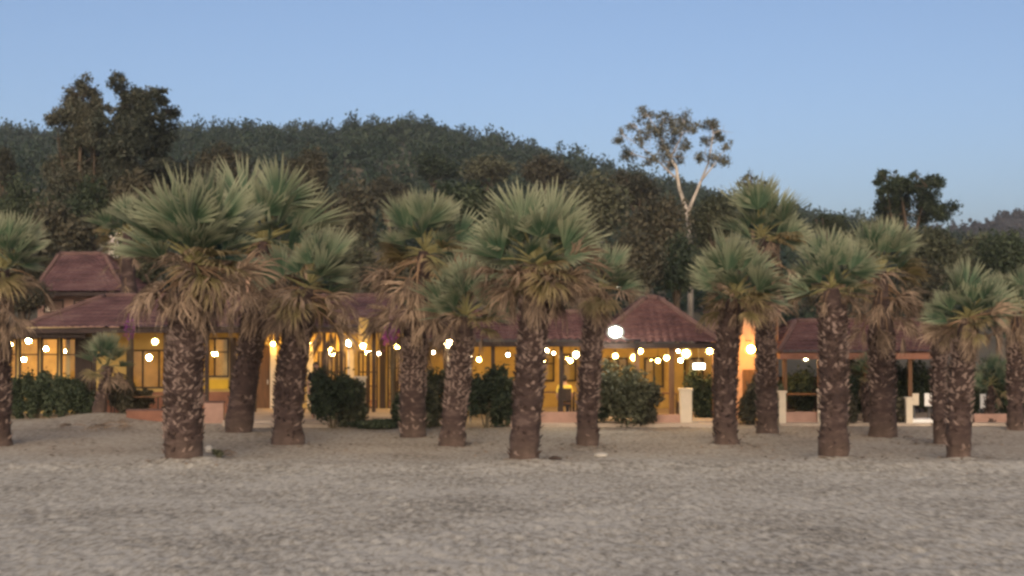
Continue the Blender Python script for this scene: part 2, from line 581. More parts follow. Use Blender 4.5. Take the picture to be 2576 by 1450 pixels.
def far_z(X, Y):
    zr = CAM_Z + (808.0 - prof(FAR, X / Y)) / F * FD
    s = np.where(Y < FD, (Y - FD + 110) / 110, 1 - (Y - FD) / 90)
    return np.clip(s, 0, 1) ** 0.9 * zr - 0.5 + 3 * (vnoise(X * 0.01, Y * 0.01, 41) - 0.5)


idx = np.arange(FX.size).reshape(FX.shape)
hf = np.stack([idx[:-1, :-1], idx[:-1, 1:], idx[1:, 1:], idx[1:, :-1]], -1).reshape(-1, 4)
far = link(bpy.data.objects.new('distant_hill', np_mesh('distant_hill', np.stack([FX, FYY, far_z(FX, FYY)], -1).reshape(-1, 3), hf, M['far_soil'], True)))
tag(far, 'distant bluish hill at the right edge', None, None, 'structure')


def leaf_cloud(n, centers, radii, size, rng, hollow=0.55, flat=0.0, aspect=0.55, droop=0.0):
    """n leaf quads spread in ellipsoids; returns verts (4n,3), faces (n,4)"""
    centers = np.asarray(centers, float)
    radii = np.asarray(radii, float)
    if radii.ndim == 1: radii = np.stack([radii] * 3, -1)
    wts = np.prod(radii, 1) ** (2 / 3)
    k = rng.choice(len(centers), n, p=wts / wts.sum())
    d = rng.normal(size=(n, 3))
    d /= np.linalg.norm(d, axis=1)[:, None]
    r = hollow + (1 - hollow) * rng.random(n) ** 0.8
    r *= 1 + 0.22 * rng.normal(size=n)
    p = centers[k] + d * radii[k] * r[:, None]
    a = rng.normal(size=(n, 3))
    a[:, 2] -= droop
    a /= np.linalg.norm(a, axis=1)[:, None]
    b = np.cross(a, rng.normal(size=(n, 3)) + d * 0.5)
    b /= np.linalg.norm(b, axis=1)[:, None] + 1e-9
    s = size * (0.6 + 0.8 * rng.random(n))
    a *= s[:, None]
    b *= (s * aspect)[:, None]
    v = np.stack([p - a * 0.5, p + b * 0.5, p + a * 0.5, p - b * 0.5], 1).reshape(-1, 3)
    return v, np.arange(4 * n).reshape(n, 4)


def scatter_wood(name, pts, scales, mat, leaves, size, seed, label, nvar=6):
    rg = np.random.default_rng(seed)
    vs = []
    variants = []
    for k in range(nvar):
        m = 4
        c = rg.normal(size=(m, 3)) * (0.42, 0.42, 0.28) + (0, 0, 0.75)
        v, f = leaf_cloud(leaves, c, 0.42 + 0.28 * rg.random(m), size, rg, hollow=0.6, aspect=0.8)
        variants.append(v)
    for i, (p, s) in enumerate(zip(pts, scales)):
        v = variants[i % nvar]
        t = rg.random() * 2 * PI
        ca, sa = math.cos(t), math.sin(t)
        sz = s * (0.75 + 0.6 * rg.random())
        vs.append(np.stack([p[0] + s * (v[:, 0] * ca - v[:, 1] * sa), p[1] + s * (v[:, 0] * sa + v[:, 1] * ca), p[2] + sz * v[:, 2]], -1))
    v = np.concatenate(vs)
    o = link(bpy.data.objects.new(name, np_mesh(name, v, np.arange(len(v)).reshape(-1, 4), mat)))
    return tag(o, label, None, None, 'stuff')


n = 4700
hy = np.sqrt(rng.random(n) * (345.0 ** 2 - 95.0 ** 2) + 95.0 ** 2)
hx = (rng.random(n) * 0.96 - 0.48) * hy
hp = np.stack([hx, hy, hill_z(hx, hy) - 0.3], -1)
hs = 0.9 + 1.2 * rng.random(n) ** 2 + hy * 0.0016
scatter_wood('hillside_wood', hp, hs, M['wood_hill'], 130, 0.26, 5, 'dense grey green wood covering the hill')
# the crest: taller trees one can see against the sky
crest = []
for x in np.arange(-200, 2480, 13):
    u = (x + rng.normal() * 5 - 1288) / F
    Y = HY1 - 6 + rng.normal() * 3
    crest.append((u * Y, Y, hz(u * Y, Y) - 0.4))
scatter_wood('crest_wood', crest, 0.45 + 0.6 * rng.random(len(crest)) ** 4, M['wood_hill'], 260, 0.16, 6, 'row of small trees along the crest of the hill')
n = 900
fy = FD - 85 + 90 * rng.random(n)
fx = (0.20 + rng.random(n) * 0.30) * fy
scatter_wood('distant_wood', np.stack([fx, fy, far_z(fx, fy) - 0.6], -1), 1.2 + 1.2 * rng.random(n), M['wood_far'], 50, 0.6, 8, 'bluish wood on the distant hill')

# ------------------------------------------------------------------ trees
rnd = random.Random(3)


def leaf_mesh(name, n, centers, radii, size, seed, mat, **kw):
    rg = np.random.default_rng(seed)
    v, f = leaf_cloud(n, centers, radii, size, rg, **kw)
    return np_mesh(name, v, f, mat)


CROWNS = {}
for kind, mat, dens, size in (('brown', 'leaf_brown', 7500, 0.095), ('olive', 'leaf_olive', 7500, 0.09), ('dark', 'leaf_dark', 7500, 0.09)):
    CROWNS[kind] = []
    for k in range(3):
        rg = np.random.default_rng(100 + k * 7 + len(kind))
        m = 14
        d = rg.normal(size=(m, 3)); d /= np.linalg.norm(d, axis=1)[:, None]
        c = d * (0.62 * rg.random(m)[:, None] ** 0.5)
        c[:, 2] = np.abs(c[:, 2]) * 1.1 - 0.35
        CROWNS[kind].append(leaf_mesh('crown', dens, c, 0.26 + 0.2 * rg.random(m), size, 40 + k, M[mat], hollow=0.3))


def tree(x, y, rx, ry, Y, kind, label, name='broadleaf_tree', cat='tree', group='trees on the slope behind the restaurant'):
    """crown seen at x, y with half width rx and half height ry, at the distance Y"""
    c = px(x, y, Y)
    s = sc(Y)
    g = hz(c.x, Y) if Y > HY0 else 0.0
    base = Vector((c.x, Y, g - 0.05))
    t = thing(name, base, label, cat, group)
    o = link(bpy.data.objects.new('crown', CROWNS[kind][rnd.randrange(3)]), t)
    o.location = c - base
    k_ = 1.3 if Y < 100 else 0.95
    o.scale = (rx / s * k_, (rx + ry) / 2 / s * 1.2, ry / s * k_)
    o.rotation_euler = (0, 0, rnd.random() * 6.28)
    h = max(c.z - base.z, 0.6)
    mb = MB()
    r0 = 0.05 + 0.02 * h
    mb.tube([(0, 0, -0.2), (0.05 * h * rnd.uniform(-1, 1), 0, h * 0.5), (0, 0, h)], [r0, r0 * 0.8, r0 * 0.45], 8)
    for k in range(4):
        a = rnd.random() * 6.28
        mb.tube([(0, 0, h * 0.6), (math.cos(a) * rx / s * 0.4, math.sin(a) * rx / s * 0.4, h + ry / s * 0.2)], [r0 * 0.45, r0 * 0.2], 6)
    link(bpy.data.objects.new('trunk', mb.mesh('trunk', M['bark'], True)), t)
    return t


def clump_tree(name, Y, clumps, trunk_paths, leafmat, barkmat, n, size, seed, label, droop=0.8, cat='tree', group=None, hollow=0.0, zoff=0.0, q0=0.55, q1=1.0):
    """tree whose leaf clumps and limbs are given one by one (x, y, r in picture pixels); depth is added from the limb's own spread"""
    rg = np.random.default_rng(seed)
    s = sc(Y)
    b = px(trunk_paths[0][0][0], trunk_paths[0][0][1], Y)
    g = (hz(b.x, Y) if Y > HY0 else 0.0) + zoff
    base = Vector((b.x, Y, g))
    t = thing(name, base, label, cat, group)
    cs, rs = [], []
    for (x, y, r) in clumps:
        p = px(x, y, Y) - base
        p.y += rg.normal() * 1.1
        for k in range(7):
            d = rg.normal(size=3) * 0.48 * r / s
            q = (r / s) * rg.uniform(q0, q1)
            cs.append(p + Vector(d)); rs.append((q, q, q * rg.uniform(0.6, 1.1)))
    o = link(bpy.data.objects.new('crown', leaf_mesh('crown', n, cs, rs, size, seed, M[leafmat], hollow=hollow, droop=droop, aspect=0.4)), t)
    mb = MB()
    limbs = []
    for path in trunk_paths:
        pts = [px(x, y, Y) - base for x, y, w in path]
        for i, p in enumerate(pts):
            p.y += 0.15 * i * rg.normal()
        if path is trunk_paths[0]:
            pts = [Vector((pts[0].x, 0, -0.2))] + pts
            ws = [path[0][2] * 1.15] + [w for _, _, w in path]
        else:
            ws = [w for _, _, w in path]
        mb.tube(pts, [w / 2 / s for w in ws], 8)
        limbs += list(zip(pts, ws))
    for (x, y, r) in clumps:                              # thin limbs out to every clump
        p = px(x, y, Y) - base
        low = [(q, w_) for q, w_ in limbs if q.z < p.z + 0.2] or limbs
        q, w_ = min(low, key=lambda a: (a[0] - p).length)
        mid = q.lerp(p, 0.5) + Vector((rg.normal() * .12, rg.normal() * .2, 0.1))
        mb.tube([q, mid, p], [min(w_, 4) / 2 / s * .8, .022, .012], 5)
        for k in range(3):
            e = p + Vector(rg.normal(size=3) * 0.6 * r / s)
            mb.tube([mid.lerp(p, .6), e], [.014, .007], 4)
    link(bpy.data.objects.new('trunk', mb.mesh('trunk', M[barkmat], True)), t)
    return t


def z1(x, y): return ((x / 1.933) * 0.671, (y / 1.933 + 250) * 0.671)
def z3(x, y): return ((x / 1.933 + 1920) * 0.671, (y / 1.933 + 250) * 0.671)
def z4(x, y): return ((x / 1.933 + 2880) * 0.671, (y / 1.933 + 250) * 0.671)


K = 0.347
cl = [(*z1(x, y), r * K) for x, y, r in [(590, 130, 55), (520, 200, 85), (630, 190, 80), (470, 270, 75), (690, 250, 60), (580, 290, 110), (430, 380, 75), (540, 400, 120), (680, 390, 90), (440, 510, 90), (570, 540, 120), (680, 520, 90), (430, 650, 95), (560, 690, 120), (680, 650, 90), (480, 800, 110), (620, 830, 100), (420, 880, 120), (560, 950, 120), (680, 800, 90), (380, 760, 90)]]
clump_tree('gum_tree', 78, cl, [[(205, 900, 20), (206, 640, 16), (200, 420, 10), (203, 260, 4)], [(206, 600, 9), (170, 470, 6), (155, 400, 3)], [(204, 560, 9), (235, 450, 6), (240, 380, 3)]],
           'leaf_gum', 'bark', 32000, 0.21, 21, 'tall brown green gum tree with a single rounded top, above the left roofs')
cl = [(*z1(x, y), r * K) for x, y, r in [(905, 120, 42), (900, 200, 65), (960, 230, 70), (870, 280, 70), (1040, 220, 55), (1160, 210, 50), (1200, 260, 55), (1100, 290, 80), (980, 330, 110), (860, 380, 70), (1200, 350, 65), (1130, 420, 110), (960, 470, 120), (830, 500, 70), (1180, 530, 90), (1060, 590, 120), (900, 620, 90), (1150, 670, 90), (1000, 740, 100), (780, 300, 30), (790, 420, 60), (820, 640, 100), (1080, 780, 110), (880, 840, 110), (1200, 760, 90), (760, 560, 70)]]
clump_tree('gum_tree', 76, cl, [[(345, 900, 20), (340, 640, 16), (345, 470, 11), (325, 330, 5)], [(343, 520, 9), (385, 400, 6), (410, 310, 3)], [(342, 580, 9), (300, 430, 6), (290, 370, 3)]],
           'leaf_gum', 'bark', 34000, 0.21, 22, 'tall brown green gum tree with twin tops, right beside the single topped one')
cl = [(*z3(x, y), r * K) for x, y, r in [(980, 345, 55), (790, 490, 48), (885, 410, 45), (1000, 470, 85), (1110, 365, 55), (1250, 390, 65), (1180, 470, 70), (1070, 580, 95), (860, 640, 55), (1250, 580, 45), (1440, 420, 55), (1540, 470, 45), (1430, 550, 50), (1480, 680, 65), (1345, 670, 38), (1000, 690, 50), (1160, 700, 50), (1545, 600, 38), (930, 560, 45), (1290, 470, 40), (1230, 660, 40)]]
P = lambda x, y, w_: (*z3(x, y), w_)
clump_tree('gum_tree', 84, cl, [[(1738, 900, 17), P(1290, 1190, 14), P(1275, 1060, 15), P(1250, 990, 11), P(1210, 880, 9), P(1180, 740, 7), P(1130, 600, 5), P(1060, 470, 3)],
                                [P(1278, 1050, 10), P(1320, 950, 8), P(1370, 830, 6), P(1430, 690, 4), P(1440, 500, 2.5)], [P(1200, 820, 6), P(1080, 700, 4), P(940, 580, 2.5)],
                                [P(1370, 830, 5), P(1480, 690, 3)], [P(1150, 660, 5), P(1230, 500, 3), P(1250, 400, 2)], [P(1080, 700, 3.5), P(880, 640, 2)]],
           'leaf_silver', 'bark_pale', 11000, 0.16, 23, 'slender gum tree with a pale forked trunk and sparse see through crown', hollow=0.0, q0=0.4, q1=1.05)
cl = [(*z4(x, y), r * K) for x, y, r in [(840, 800, 45), (895, 780, 35), (950, 800, 35), (1070, 790, 35), (1165, 820, 50), (1120, 850, 60), (830, 900, 60), (930, 880, 80), (1040, 880, 70), (1180, 920, 70), (850, 1000, 70), (980, 990, 90), (1110, 990, 90), (1210, 1010, 60), (1250, 1080, 60), (1000, 1080, 90), (1150, 1090, 90), (870, 1080, 70)]]
clump_tree('cypress_clump', 96, cl, [[(2290, 860, 18), (2290, 640, 14), (2275, 520, 8), (2262, 460, 3)], [(2290, 640, 10), (2320, 520, 6), (2330, 470, 3)], [(2290, 650, 10), (2240, 540, 6), (2232, 470, 3)]],
           'leaf_dark', 'bark', 20000, 0.22, 24, 'dark dense tree with a ragged top standing alone on the right skyline', droop=-0.6, q0=0.6, q1=1.0)
cl = [(1868, 462, 12), (1890, 440, 10), (1905, 470, 16), (1925, 462, 8), (1880, 490, 22), (1915, 500, 24)]
clump_tree('wispy_tree', 90, cl, [[(1895, 850, 12), (1894, 600, 9), (1890, 490, 5), (1888, 440, 2)]], 'leaf_olive', 'bark', 900, 0.3, 25, 'thin wispy tree just right of the pale forked gum tree', hollow=0.1)

TREES = [
    (10, 420, 45, 85, 100, 'brown', 'brownish tree cut by the left edge, beside the tall gum trees'),
    (60, 520, 95, 95, 92, 'dark', 'dark tree at the left edge below the gum trees'),
    (170, 585, 100, 110, 72, 'brown', 'dull brown bushy tree in front of the single topped gum tree'),
    (110, 680, 120, 90, 66, 'brown', 'low brown tree right behind the upper tiled roof'),
    (450, 470, 90, 110, 80, 'brown', 'brown tree rising behind the biggest palm crown'),
    (560, 420, 90, 75, 96, 'brown', 'rust brown tree between the twin topped gum and the highest palm crown'),
    (770, 430, 62, 85, 84, 'brown', 'rust tinted tree right behind the highest palm crown'),
    (860, 540, 95, 120, 76, 'brown', 'dark brown tree filling the gap left of the pale fringed palm crown'),
    (880, 640, 90, 80, 68, 'olive', 'olive green bush low in the gap left of the middle palms'),
    (1090, 415, 85, 60, 150, 'dark', 'dark round tree halfway up the hill above the middle palms'),
    (1230, 425, 110, 60, 140, 'olive', 'olive tree on the hill, just right of the dark round tree'),
    (1380, 430, 100, 65, 135, 'brown', 'brown green tree on the hill left of the see through gum'),
    (970, 480, 80, 70, 110, 'brown', 'brown tree on the slope above the pale fringed palm'),
    (1140, 520, 110, 90, 80, 'dark', 'dark tree behind the two middle palm crowns'),
    (1490, 510, 110, 95, 98, 'olive', 'olive tree on the slope just above the broad middle palm crown'),
    (1600, 470, 95, 80, 110, 'brown', 'brown green tree under the crown of the see through gum'),
    (1635, 570, 100, 110, 78, 'brown', 'brown bushy tree left of the pale forked trunk'),
    (1590, 650, 90, 90, 68, 'brown', 'purplish brown bush over the small hip roofed pavilion'),
    (1700, 660, 80, 90, 70, 'dark', 'dark bush at the foot of the pale forked trunk'),
    (1800, 560, 75, 90, 82, 'olive', 'olive bush right of the pale forked trunk'),
    (1960, 560, 110, 60, 92, 'dark', 'dark tree behind the right hand palm crowns'),
    (2080, 560, 70, 45, 105, 'dark', 'small dark tree on the skyline left of the lone dark tree'),
    (2180, 600, 110, 65, 88, 'olive', 'olive bush spreading below the lone dark skyline tree'),
    (2350, 640, 85, 85, 80, 'olive', 'yellowish olive tree right below the lone dark skyline tree'),
    (2290, 720, 100, 90, 70, 'brown', 'brown bush behind the twin palms on the right'),
    (2440, 640, 70, 75, 90, 'olive', 'grey olive tree between the lone skyline tree and the right edge'),
    (2535, 640, 80, 90, 78, 'dark', 'dark green tree at the right edge below the distant hill'),
    (2500, 740, 110, 90, 66, 'dark', 'dark bush at the right edge behind the last palm'),
    (2090, 700, 110, 90, 68, 'brown', 'brown bush between the right hand palm crowns'),
    (1880, 690, 110, 90, 66, 'dark', 'dark bush behind the drooping palm over the lit wall'),
    (1400, 660, 120, 100, 66, 'brown', 'brown bush behind the skirt of the broad middle palm'),
    (1180, 670, 110, 90, 65, 'olive', 'olive bush behind the dark short palm'),
    (980, 700, 110, 80, 65, 'brown', 'brown bush behind the long dry skirts left of the middle'),
    (780, 660, 100, 90, 66, 'brown', 'brown bush behind the leaning short palm on the left'),
    (560, 640, 110, 90, 66, 'dark', 'dark bush behind the dry skirt of the biggest palm'),
    (360, 640, 90, 90, 64.5, 'olive', 'green bush beside the little white house'),
    (230, 520, 90, 90, 74, 'dark', 'dark bush under the single topped gum tree'),
    (350, 500, 90, 90, 74.5, 'brown', 'brown bush under the twin topped gum tree'),
    (60, 740, 80, 55, 57, 'brown', 'low brown bush in front of the left corner of the upper house'),
]
for a in TREES: tree(*a)

# ------------------------------------------------------------------ palms
def frond_mesh(name, seed, n, spread, Lp, Lb, cup, droop, mats, ragged=0.1, wid=1.0, mode='fan', wave=0.0):
    """one fan leaf: stalk along +x, then pleated segments; local z is up"""
    rg = random.Random(seed)
    vs, fs, mi, al = [], [], [], []

    def quadstrip(pts, side, widths, ts, fold):
        b = len(vs)
        for p, w_, t, sd in zip(pts, widths, ts, side):
            up = Vector((0, 0, 1))
            vs.append(p + sd * w_ + up * fold * w_); al.append(t)
            vs.append(p); al.append(t)
            vs.append(p - sd * w_ + up * fold * w_); al.append(t)
        for i in range(len(pts) - 1):
            k = b + 3 * i
            fs.append((k, k + 1, k + 4, k + 3)); mi.append(0)
            fs.append((k + 1, k + 2, k + 5, k + 4)); mi.append(0)

    # stalk
    stalk = []
    for i in range(6):
        t = i / 5
        if mode == 'hang':
            stalk.append(Vector((Lp * math.sin(t * 1.25) / math.sin(1.25), 0, -Lp * 0.75 * t * t)))
        else:
            stalk.append(Vector((Lp * t, 0, Lp * (0.10 * math.sin(t * PI * 0.8)))))
    b = len(vs)
    for i, p in enumerate(stalk):
        r = 0.032 * (1 - 0.6 * i / 5)
        for k in range(4):
            a = k * PI / 2 + PI / 4
            vs.append(p + Vector((0, r * 1.5 * math.cos(a), r * math.sin(a)))); al.append(0)
    for i in range(5):
        for k in range(4):
            fs.append((b + i * 4 + k, b + i * 4 + (k + 1) % 4, b + i * 4 + 4 + (k + 1) % 4, b + i * 4 + 4 + k)); mi.append(1)
    tip = stalk[-1]
    d0 = (stalk[-1] - stalk[-2]).normalized()
    for j in range(n):
        q = (j + 0.5) / n * 2 - 1
        ph = q * spread + rg.gauss(0, 0.03 + ragged * 0.2)
        L = Lb * (1 - 0.28 * q * q) * (1 + ragged * rg.uniform(-1.2, 0.5))
        pts, sd, ww, ts = [], [], [], []
        p = tip.copy()
        st = 7
        dr = droop * rg.uniform(0.6, 1.5)
        for i in range(st):
            t = i / (st - 1)
            dirx = Vector((math.cos(ph), math.sin(ph), cup * abs(math.sin(ph)) + 0.12 * cup))
            if mode == 'hang':
                dirx = Vector((0.25 * math.cos(ph) + d0.x * 0.5 * (1 - t), math.sin(ph) * (1 - 0.35 * t), -0.85 - 0.3 * t))
            else:
                dirx = dirx + Vector((0, 0, -dr * max(0, t - 0.45) ** 1.6 * 3.0))
            if wave:
                dirx += Vector((rg.gauss(0, wave), rg.gauss(0, wave), rg.gauss(0, wave)))
            dirx.normalize()
            if i > 0: p = p + dirx * (L / (st - 1))
            pts.append(p.copy())
            s_ = Vector((-math.sin(ph), math.cos(ph), 0))
            sd.append(s_)
            ts.append(t)
            halfsp = spread / n * L * t
            wmax = 0.030 * wid
            w_ = min(halfsp * 1.05 + 0.006, wmax) if t < 0.6 else wmax * (1 - t) / 0.4
            ww.append(max(w_, 0.0025))
        quadstrip(pts, sd, ww, ts, 0.55)
    me = bpy.data.meshes.new(name)
    me.from_pydata(vs, [], fs)
    for m in mats: me.materials.append(m)
    me.polygons.foreach_set('material_index', mi)
    at = me.attributes.new('along', 'FLOAT', 'POINT')
    at.data.foreach_set('value', al)
    me.update()
    return me


GREEN = [frond_mesh('frond', 200 + k, 28, R(76 + 8 * (k % 3)), 0.84, 1.18, 0.35 + 0.18 * (k % 3), 0.03 + 0.05 * (k % 4), [M['frond'], M['petiole']], 0.10, 1.35) for k in range(6)]
YELLOW = [frond_mesh('frond', 230 + k, 26, R(80), 0.9, 1.05, 0.15, 0.7, [M['frond_yellow'], M['petiole']], 0.15, 1.0, wave=0.03) for k in range(3)]
HANG = [frond_mesh('dry_frond', 260 + k, 24, R(30 + 14 * (k % 3)), 0.95, 1.0, 0, 0, [M['frond_dead'], M['petiole_dead']], 0.38, 0.62, 'hang', wave=0.20) for k in range(5)]
DEAD = [frond_mesh('dry_frond', 280 + k, 24, R(60), 0.8, 1.1, 0.1, 1.0, [M['frond_dead'], M['petiole_dead']], 0.35, 0.7, wave=0.16) for k in range(3)]

NAMEIDX = {}


def palm(xb, yb, wpx, ysk, cx, cy, Rpx, ng, ny_, nd, label, seed, group='fan palms on the sand', bias=None, skirtR=1.0, boots=(0.27, 1.0), elmin=-8, flare=1.12, Y=None, lean_y=0.0):
    rg = random.Random(seed)
    if Y is None: Y = ground_y(yb)
    s = sc(Y)
    b = px(xb, yb, Y); b.z = gz(b.x, Y)
    c = px(cx, cy, Y); c.y += lean_y
    t = thing('fan_palm', b, label, 'palm tree', group)
    H = c.z - b.z
    dx, dyy = c.x - b.x, c.y - b.y
    r = wpx * 0.93 / 2 / s
    ng, nd = int(ng * 0.78), int(nd * 0.78)
    zs = px(xb, ysk, Y).z - b.z          # where the dry skirt begins

    bow = (rg.uniform(-.12, .12), rg.uniform(-.2, .2))

    def axis(z):
        q = max(0, z / H)
        k = q ** 1.6
        return Vector((dx * k + bow[0] * math.sin(PI * min(1, q)), dyy * k + bow[1] * math.sin(PI * min(1, q)), z))
    # trunk
    mb = MB()
    pts, rad = [], []
    N = 22
    for i in range(N + 1):
        z = -0.25 + (H + 0.15) * i / N
        q = max(0, z) / H
        pts.append(axis(z) if z > 0 else Vector((0, 0, z)))
        rr = r * (1 + (flare - 1) * math.exp(-max(z, 0) / 0.35)) * (1 - 0.12 * q) * (1 + 0.085 * rg.uniform(-1, 1))
        if z > zs: rr *= max(0.45, 1 - 0.5 * (z - zs) / max(0.3, H - zs))
        rad.append(rr)
    mb.tube(pts, rad, 16, jit=0.10, rng=rg)
    link(bpy.data.objects.new('trunk', mb.mesh('trunk', M['trunk'], True)), t)
    # old leaf bases criss-crossing the bark
    mb = MB()
    z = 0.04
    row = 0
    per = max(9, int(2 * PI * r / 0.125))
    while z < min(boots[1] * zs + 0.25, H - 0.1):
        q = z / H
        rr = r * (1 - 0.12 * q) * 0.99
        dens = min(1.0, max(0.22, 0.22 + (z - boots[0] * zs) / 0.9))
        for k in range(per):
            if rg.random() > dens * 0.92: continue
            a = 2 * PI * (k + 0.5 * (row % 2)) / per + rg.uniform(-0.06, 0.06)
            ca, sa = math.cos(a), math.sin(a)
            o = axis(z + rg.uniform(-0.03, 0.03))
            out = Vector((ca, sa, 0)); tan = Vector((-sa, ca, 0))
            L = rg.uniform(0.05, 0.12); wd = rg.uniform(0.028, 0.055); lift = rg.uniform(0.02, 0.085)
            side = (1 if row % 2 else -1) * rg.uniform(0.02, 0.10)
            p0 = o + out * (rr - 0.02)
            p1 = o + out * (rr + lift) + Vector((0, 0, L)) + tan * side
            th = 0.02
            vs = [p0 - tan * wd, p0 + tan * wd, p0 + tan * wd * 0.9 + out * 0.045, p0 - tan * wd * 0.9 + out * 0.045,
                  p1 - tan * wd * 0.5, p1 + tan * wd * 0.5, p1 + tan * wd * 0.4 + out * th, p1 - tan * wd * 0.4 + out * th]
            mb.add(vs, [(3, 2, 1, 0), (4, 5, 6, 7), (0, 1, 5, 4), (1, 2, 6, 5), (2, 3, 7, 6), (3, 0, 4, 7)])
        z += 0.085
        row += 1
    if mb.f:
        o = link(bpy.data.objects.new('leaf_bases', mb.mesh('leaf_bases', M['boot'])), t)
        o['kind'] = 'stuff'
    # leaves
    S = Rpx / s / 2.0
    ga = 2.39996

    def put(me, name, pos, az, el, scale, roll):
        o = bpy.data.objects.new(name, me)
        o.location = pos
        o.rotation_mode = 'QUATERNION'
        q = Matrix.Rotation(az, 3, 'Z') @ Matrix.Rotation(-el, 3, 'Y') @ Matrix.Rotation(roll, 3, 'X')
        o.rotation_quaternion = q.to_quaternion()
        o.scale = (scale,) * 3
        link(o, t)

    a0 = rg.random() * 6.28
    for i in range(ng):
        q = (i + 0.5) / ng
        el = R(76 - (76 - elmin) * q ** 0.9 + rg.uniform(-9, 9))
        az = a0 + i * ga + rg.uniform(-0.3, 0.3)
        if bias is not None and rg.random() < 0.6:
            az = bias + rg.uniform(-0.9, 0.9)
        put(GREEN[rg.randrange(6)], 'frond', axis(H - 0.12 * q) , az, el, S * rg.uniform(0.66, 1.16), rg.uniform(-1.1, 1.1))
    for i in range(ny_):
        az = a0 + 1 + i * ga * 1.3 + rg.uniform(-0.3, 0.3)
        put(YELLOW[rg.randrange(3)], 'frond', axis(H - 0.18), az, R(rg.uniform(-40, 12)), S * rg.uniform(0.8, 1.02), rg.uniform(-0.4, 0.4))
    SK = max(0.5, min(1.05, S * 1.05))
    for i in range(nd):
        q = (i + 0.5) / nd
        za = H - 0.12 - max(0.0, H - 0.12 - zs - 0.75) * q
        az = a0 + i * ga + rg.uniform(-0.9, 0.9)
        if i % 3 == 2:
            put(DEAD[rg.randrange(3)], 'dry_frond', axis(za), az, R(rg.uniform(-48, 12)), SK * rg.uniform(0.75, 1.15) * skirtR, rg.uniform(-0.9, 0.9))
        else:
            put(HANG[rg.randrange(5)], 'dry_frond', axis(za), az, R(rg.uniform(-38, 34) - 18 * q), min(SK * rg.uniform(0.5, 1.08) * skirtR, max(0.45, (za - zs) * rg.uniform(0.62, 0.95))), rg.uniform(-0.3, 0.3))
    return t


palm(462, 1165, 100, 790, 490, 650, 232, 40, 8, 64, 'stoutest palm, in front at the left, with a thick ragged trunk and wide crown', 1, boots=(0.03, 1.0), skirtR=1.1, flare=1.05, elmin=6)
palm(600, 1093, 70, 815, 665, 598, 214, 34, 14, 52, 'palm with the highest crown, its dark trunk right behind the stoutest palm', 2, boots=(0.49, 1.0), skirtR=1.15)
palm(725, 1122, 80, 850, 775, 715, 165, 24, 9, 52, 'short crowned palm, its reddish trunk third from the left, crown leaning right', 3, bias=0.1, boots=(0.20, 1.0), skirtR=1.25)
palm(1040, 1100, 68, 875, 1070, 625, 182, 28, 12, 60, 'palm left of the middle with pale fringed crown on a long dry skirt', 4, boots=(0.39, 1.0), skirtR=1.1)
palm(1138, 1125, 64, 872, 1175, 785, 150, 34, 6, 18, 'short dark green palm just under the pale fringed crown', 5, boots=(0.23, 1.0), elmin=-12)
palm(1318, 1165, 78, 780, 1350, 655, 195, 36, 9, 54, 'tall palm in the middle front with a broad green crown and lattice trunk', 6, boots=(0.27, 1.0), skirtR=1.1)
palm(1478, 1125, 58, 800, 1510, 715, 130, 14, 9, 46, 'slim trunked palm right of the broad middle one, green fans only to its right', 7, bias=0.0, boots=(0.20, 1.0), skirtR=1.0)
palm(1828, 1122, 62, 800, 1850, 735, 165, 40, 10, 26, 'green palm in front of the brightest lit orange wall', 8, boots=(0.23, 1.0), elmin=-12, skirtR=0.8)
palm(1930, 1095, 54, 800, 1918, 590, 150, 26, 8, 36, 'tall palm rising behind the lit orange wall palm, its trunk half hidden', 9, boots=(0.26, 1.0), skirtR=1.0)
palm(2097, 1160, 76, 800, 2092, 715, 142, 28, 5, 14, 'front palm right of the lit wall with bare lattice trunk and thin crown', 10, boots=(0.27, 1.0), elmin=-12, skirtR=0.9)
palm(2222, 1100, 70, 860, 2215, 670, 140, 24, 10, 50, 'palm with a big dry orange skirt, just behind the bare lattice trunk', 11, boots=(0.36, 1.0), skirtR=1.25)
palm(2412, 1160, 64, 885, 2435, 790, 138, 28, 6, 32, 'front palm farthest right with a low green crown', 12, boots=(0.23, 1.0), skirtR=1.0, elmin=-12)
palm(2368, 1118, 40, 890, 2372, 800, 85, 12, 5, 18, 'thin dark palm trunk tucked behind the last front palm', 13, boots=(0.33, 1.0), skirtR=1.0)
palm(-12, 1120, 80, 870, 8, 665, 160, 28, 7, 44, 'palm at the left edge with half of its green crown in view', 14, boots=(0.26, 1.0), skirtR=1.1)
palm(250, 1056, 26, 945, 272, 915, 100, 20, 4, 10, 'small young palm on a sandy mound at the left', 15, Y=45.0, boots=(0.20, 1.0), skirtR=1.0, flare=1.6, elmin=-4)
palm(2556, 1082, 42, 885, 2560, 760, 100, 16, 6, 26, 'palm at the right edge with a dark trunk and dry skirt', 16, boots=(0.33, 1.0), skirtR=1.1)
palm(322, 1050, 50, 760, 320, 580, 105, 22, 5, 16, 'dusty green palm crown left of the stoutest palm, trunk hidden by roofs', 17, Y=56.0, boots=(0.33, 1.0), skirtR=0.9)
palm(2186, 1075, 26, 985, 2190, 935, 62, 16, 2, 5, 'small low palm between the right hand trunks', 18, Y=43.5, boots=(0.20, 1.0), elmin=-4, group='small low palms by the terrace')
palm(2490, 1075, 26, 1020, 2492, 960, 74, 18, 1, 3, 'low bushy palm right of the last front palm', 19, Y=43.5, boots=(0.20, 1.0), elmin=-12, group='small low palms by the terrace')

# ------------------------------------------------------------------ buildings
def rect(x0, x1, y0, y1, Y):
    """world x0, x1, z0, z1 of a picture rectangle at the distance Y; y1 None reaches the ground"""
    a = px(x0, y0, Y)
    b = px(x1, y1 if y1 is not None else 1000, Y)
    return a.x, b.x, (b.z if y1 is not None else -0.1), a.z


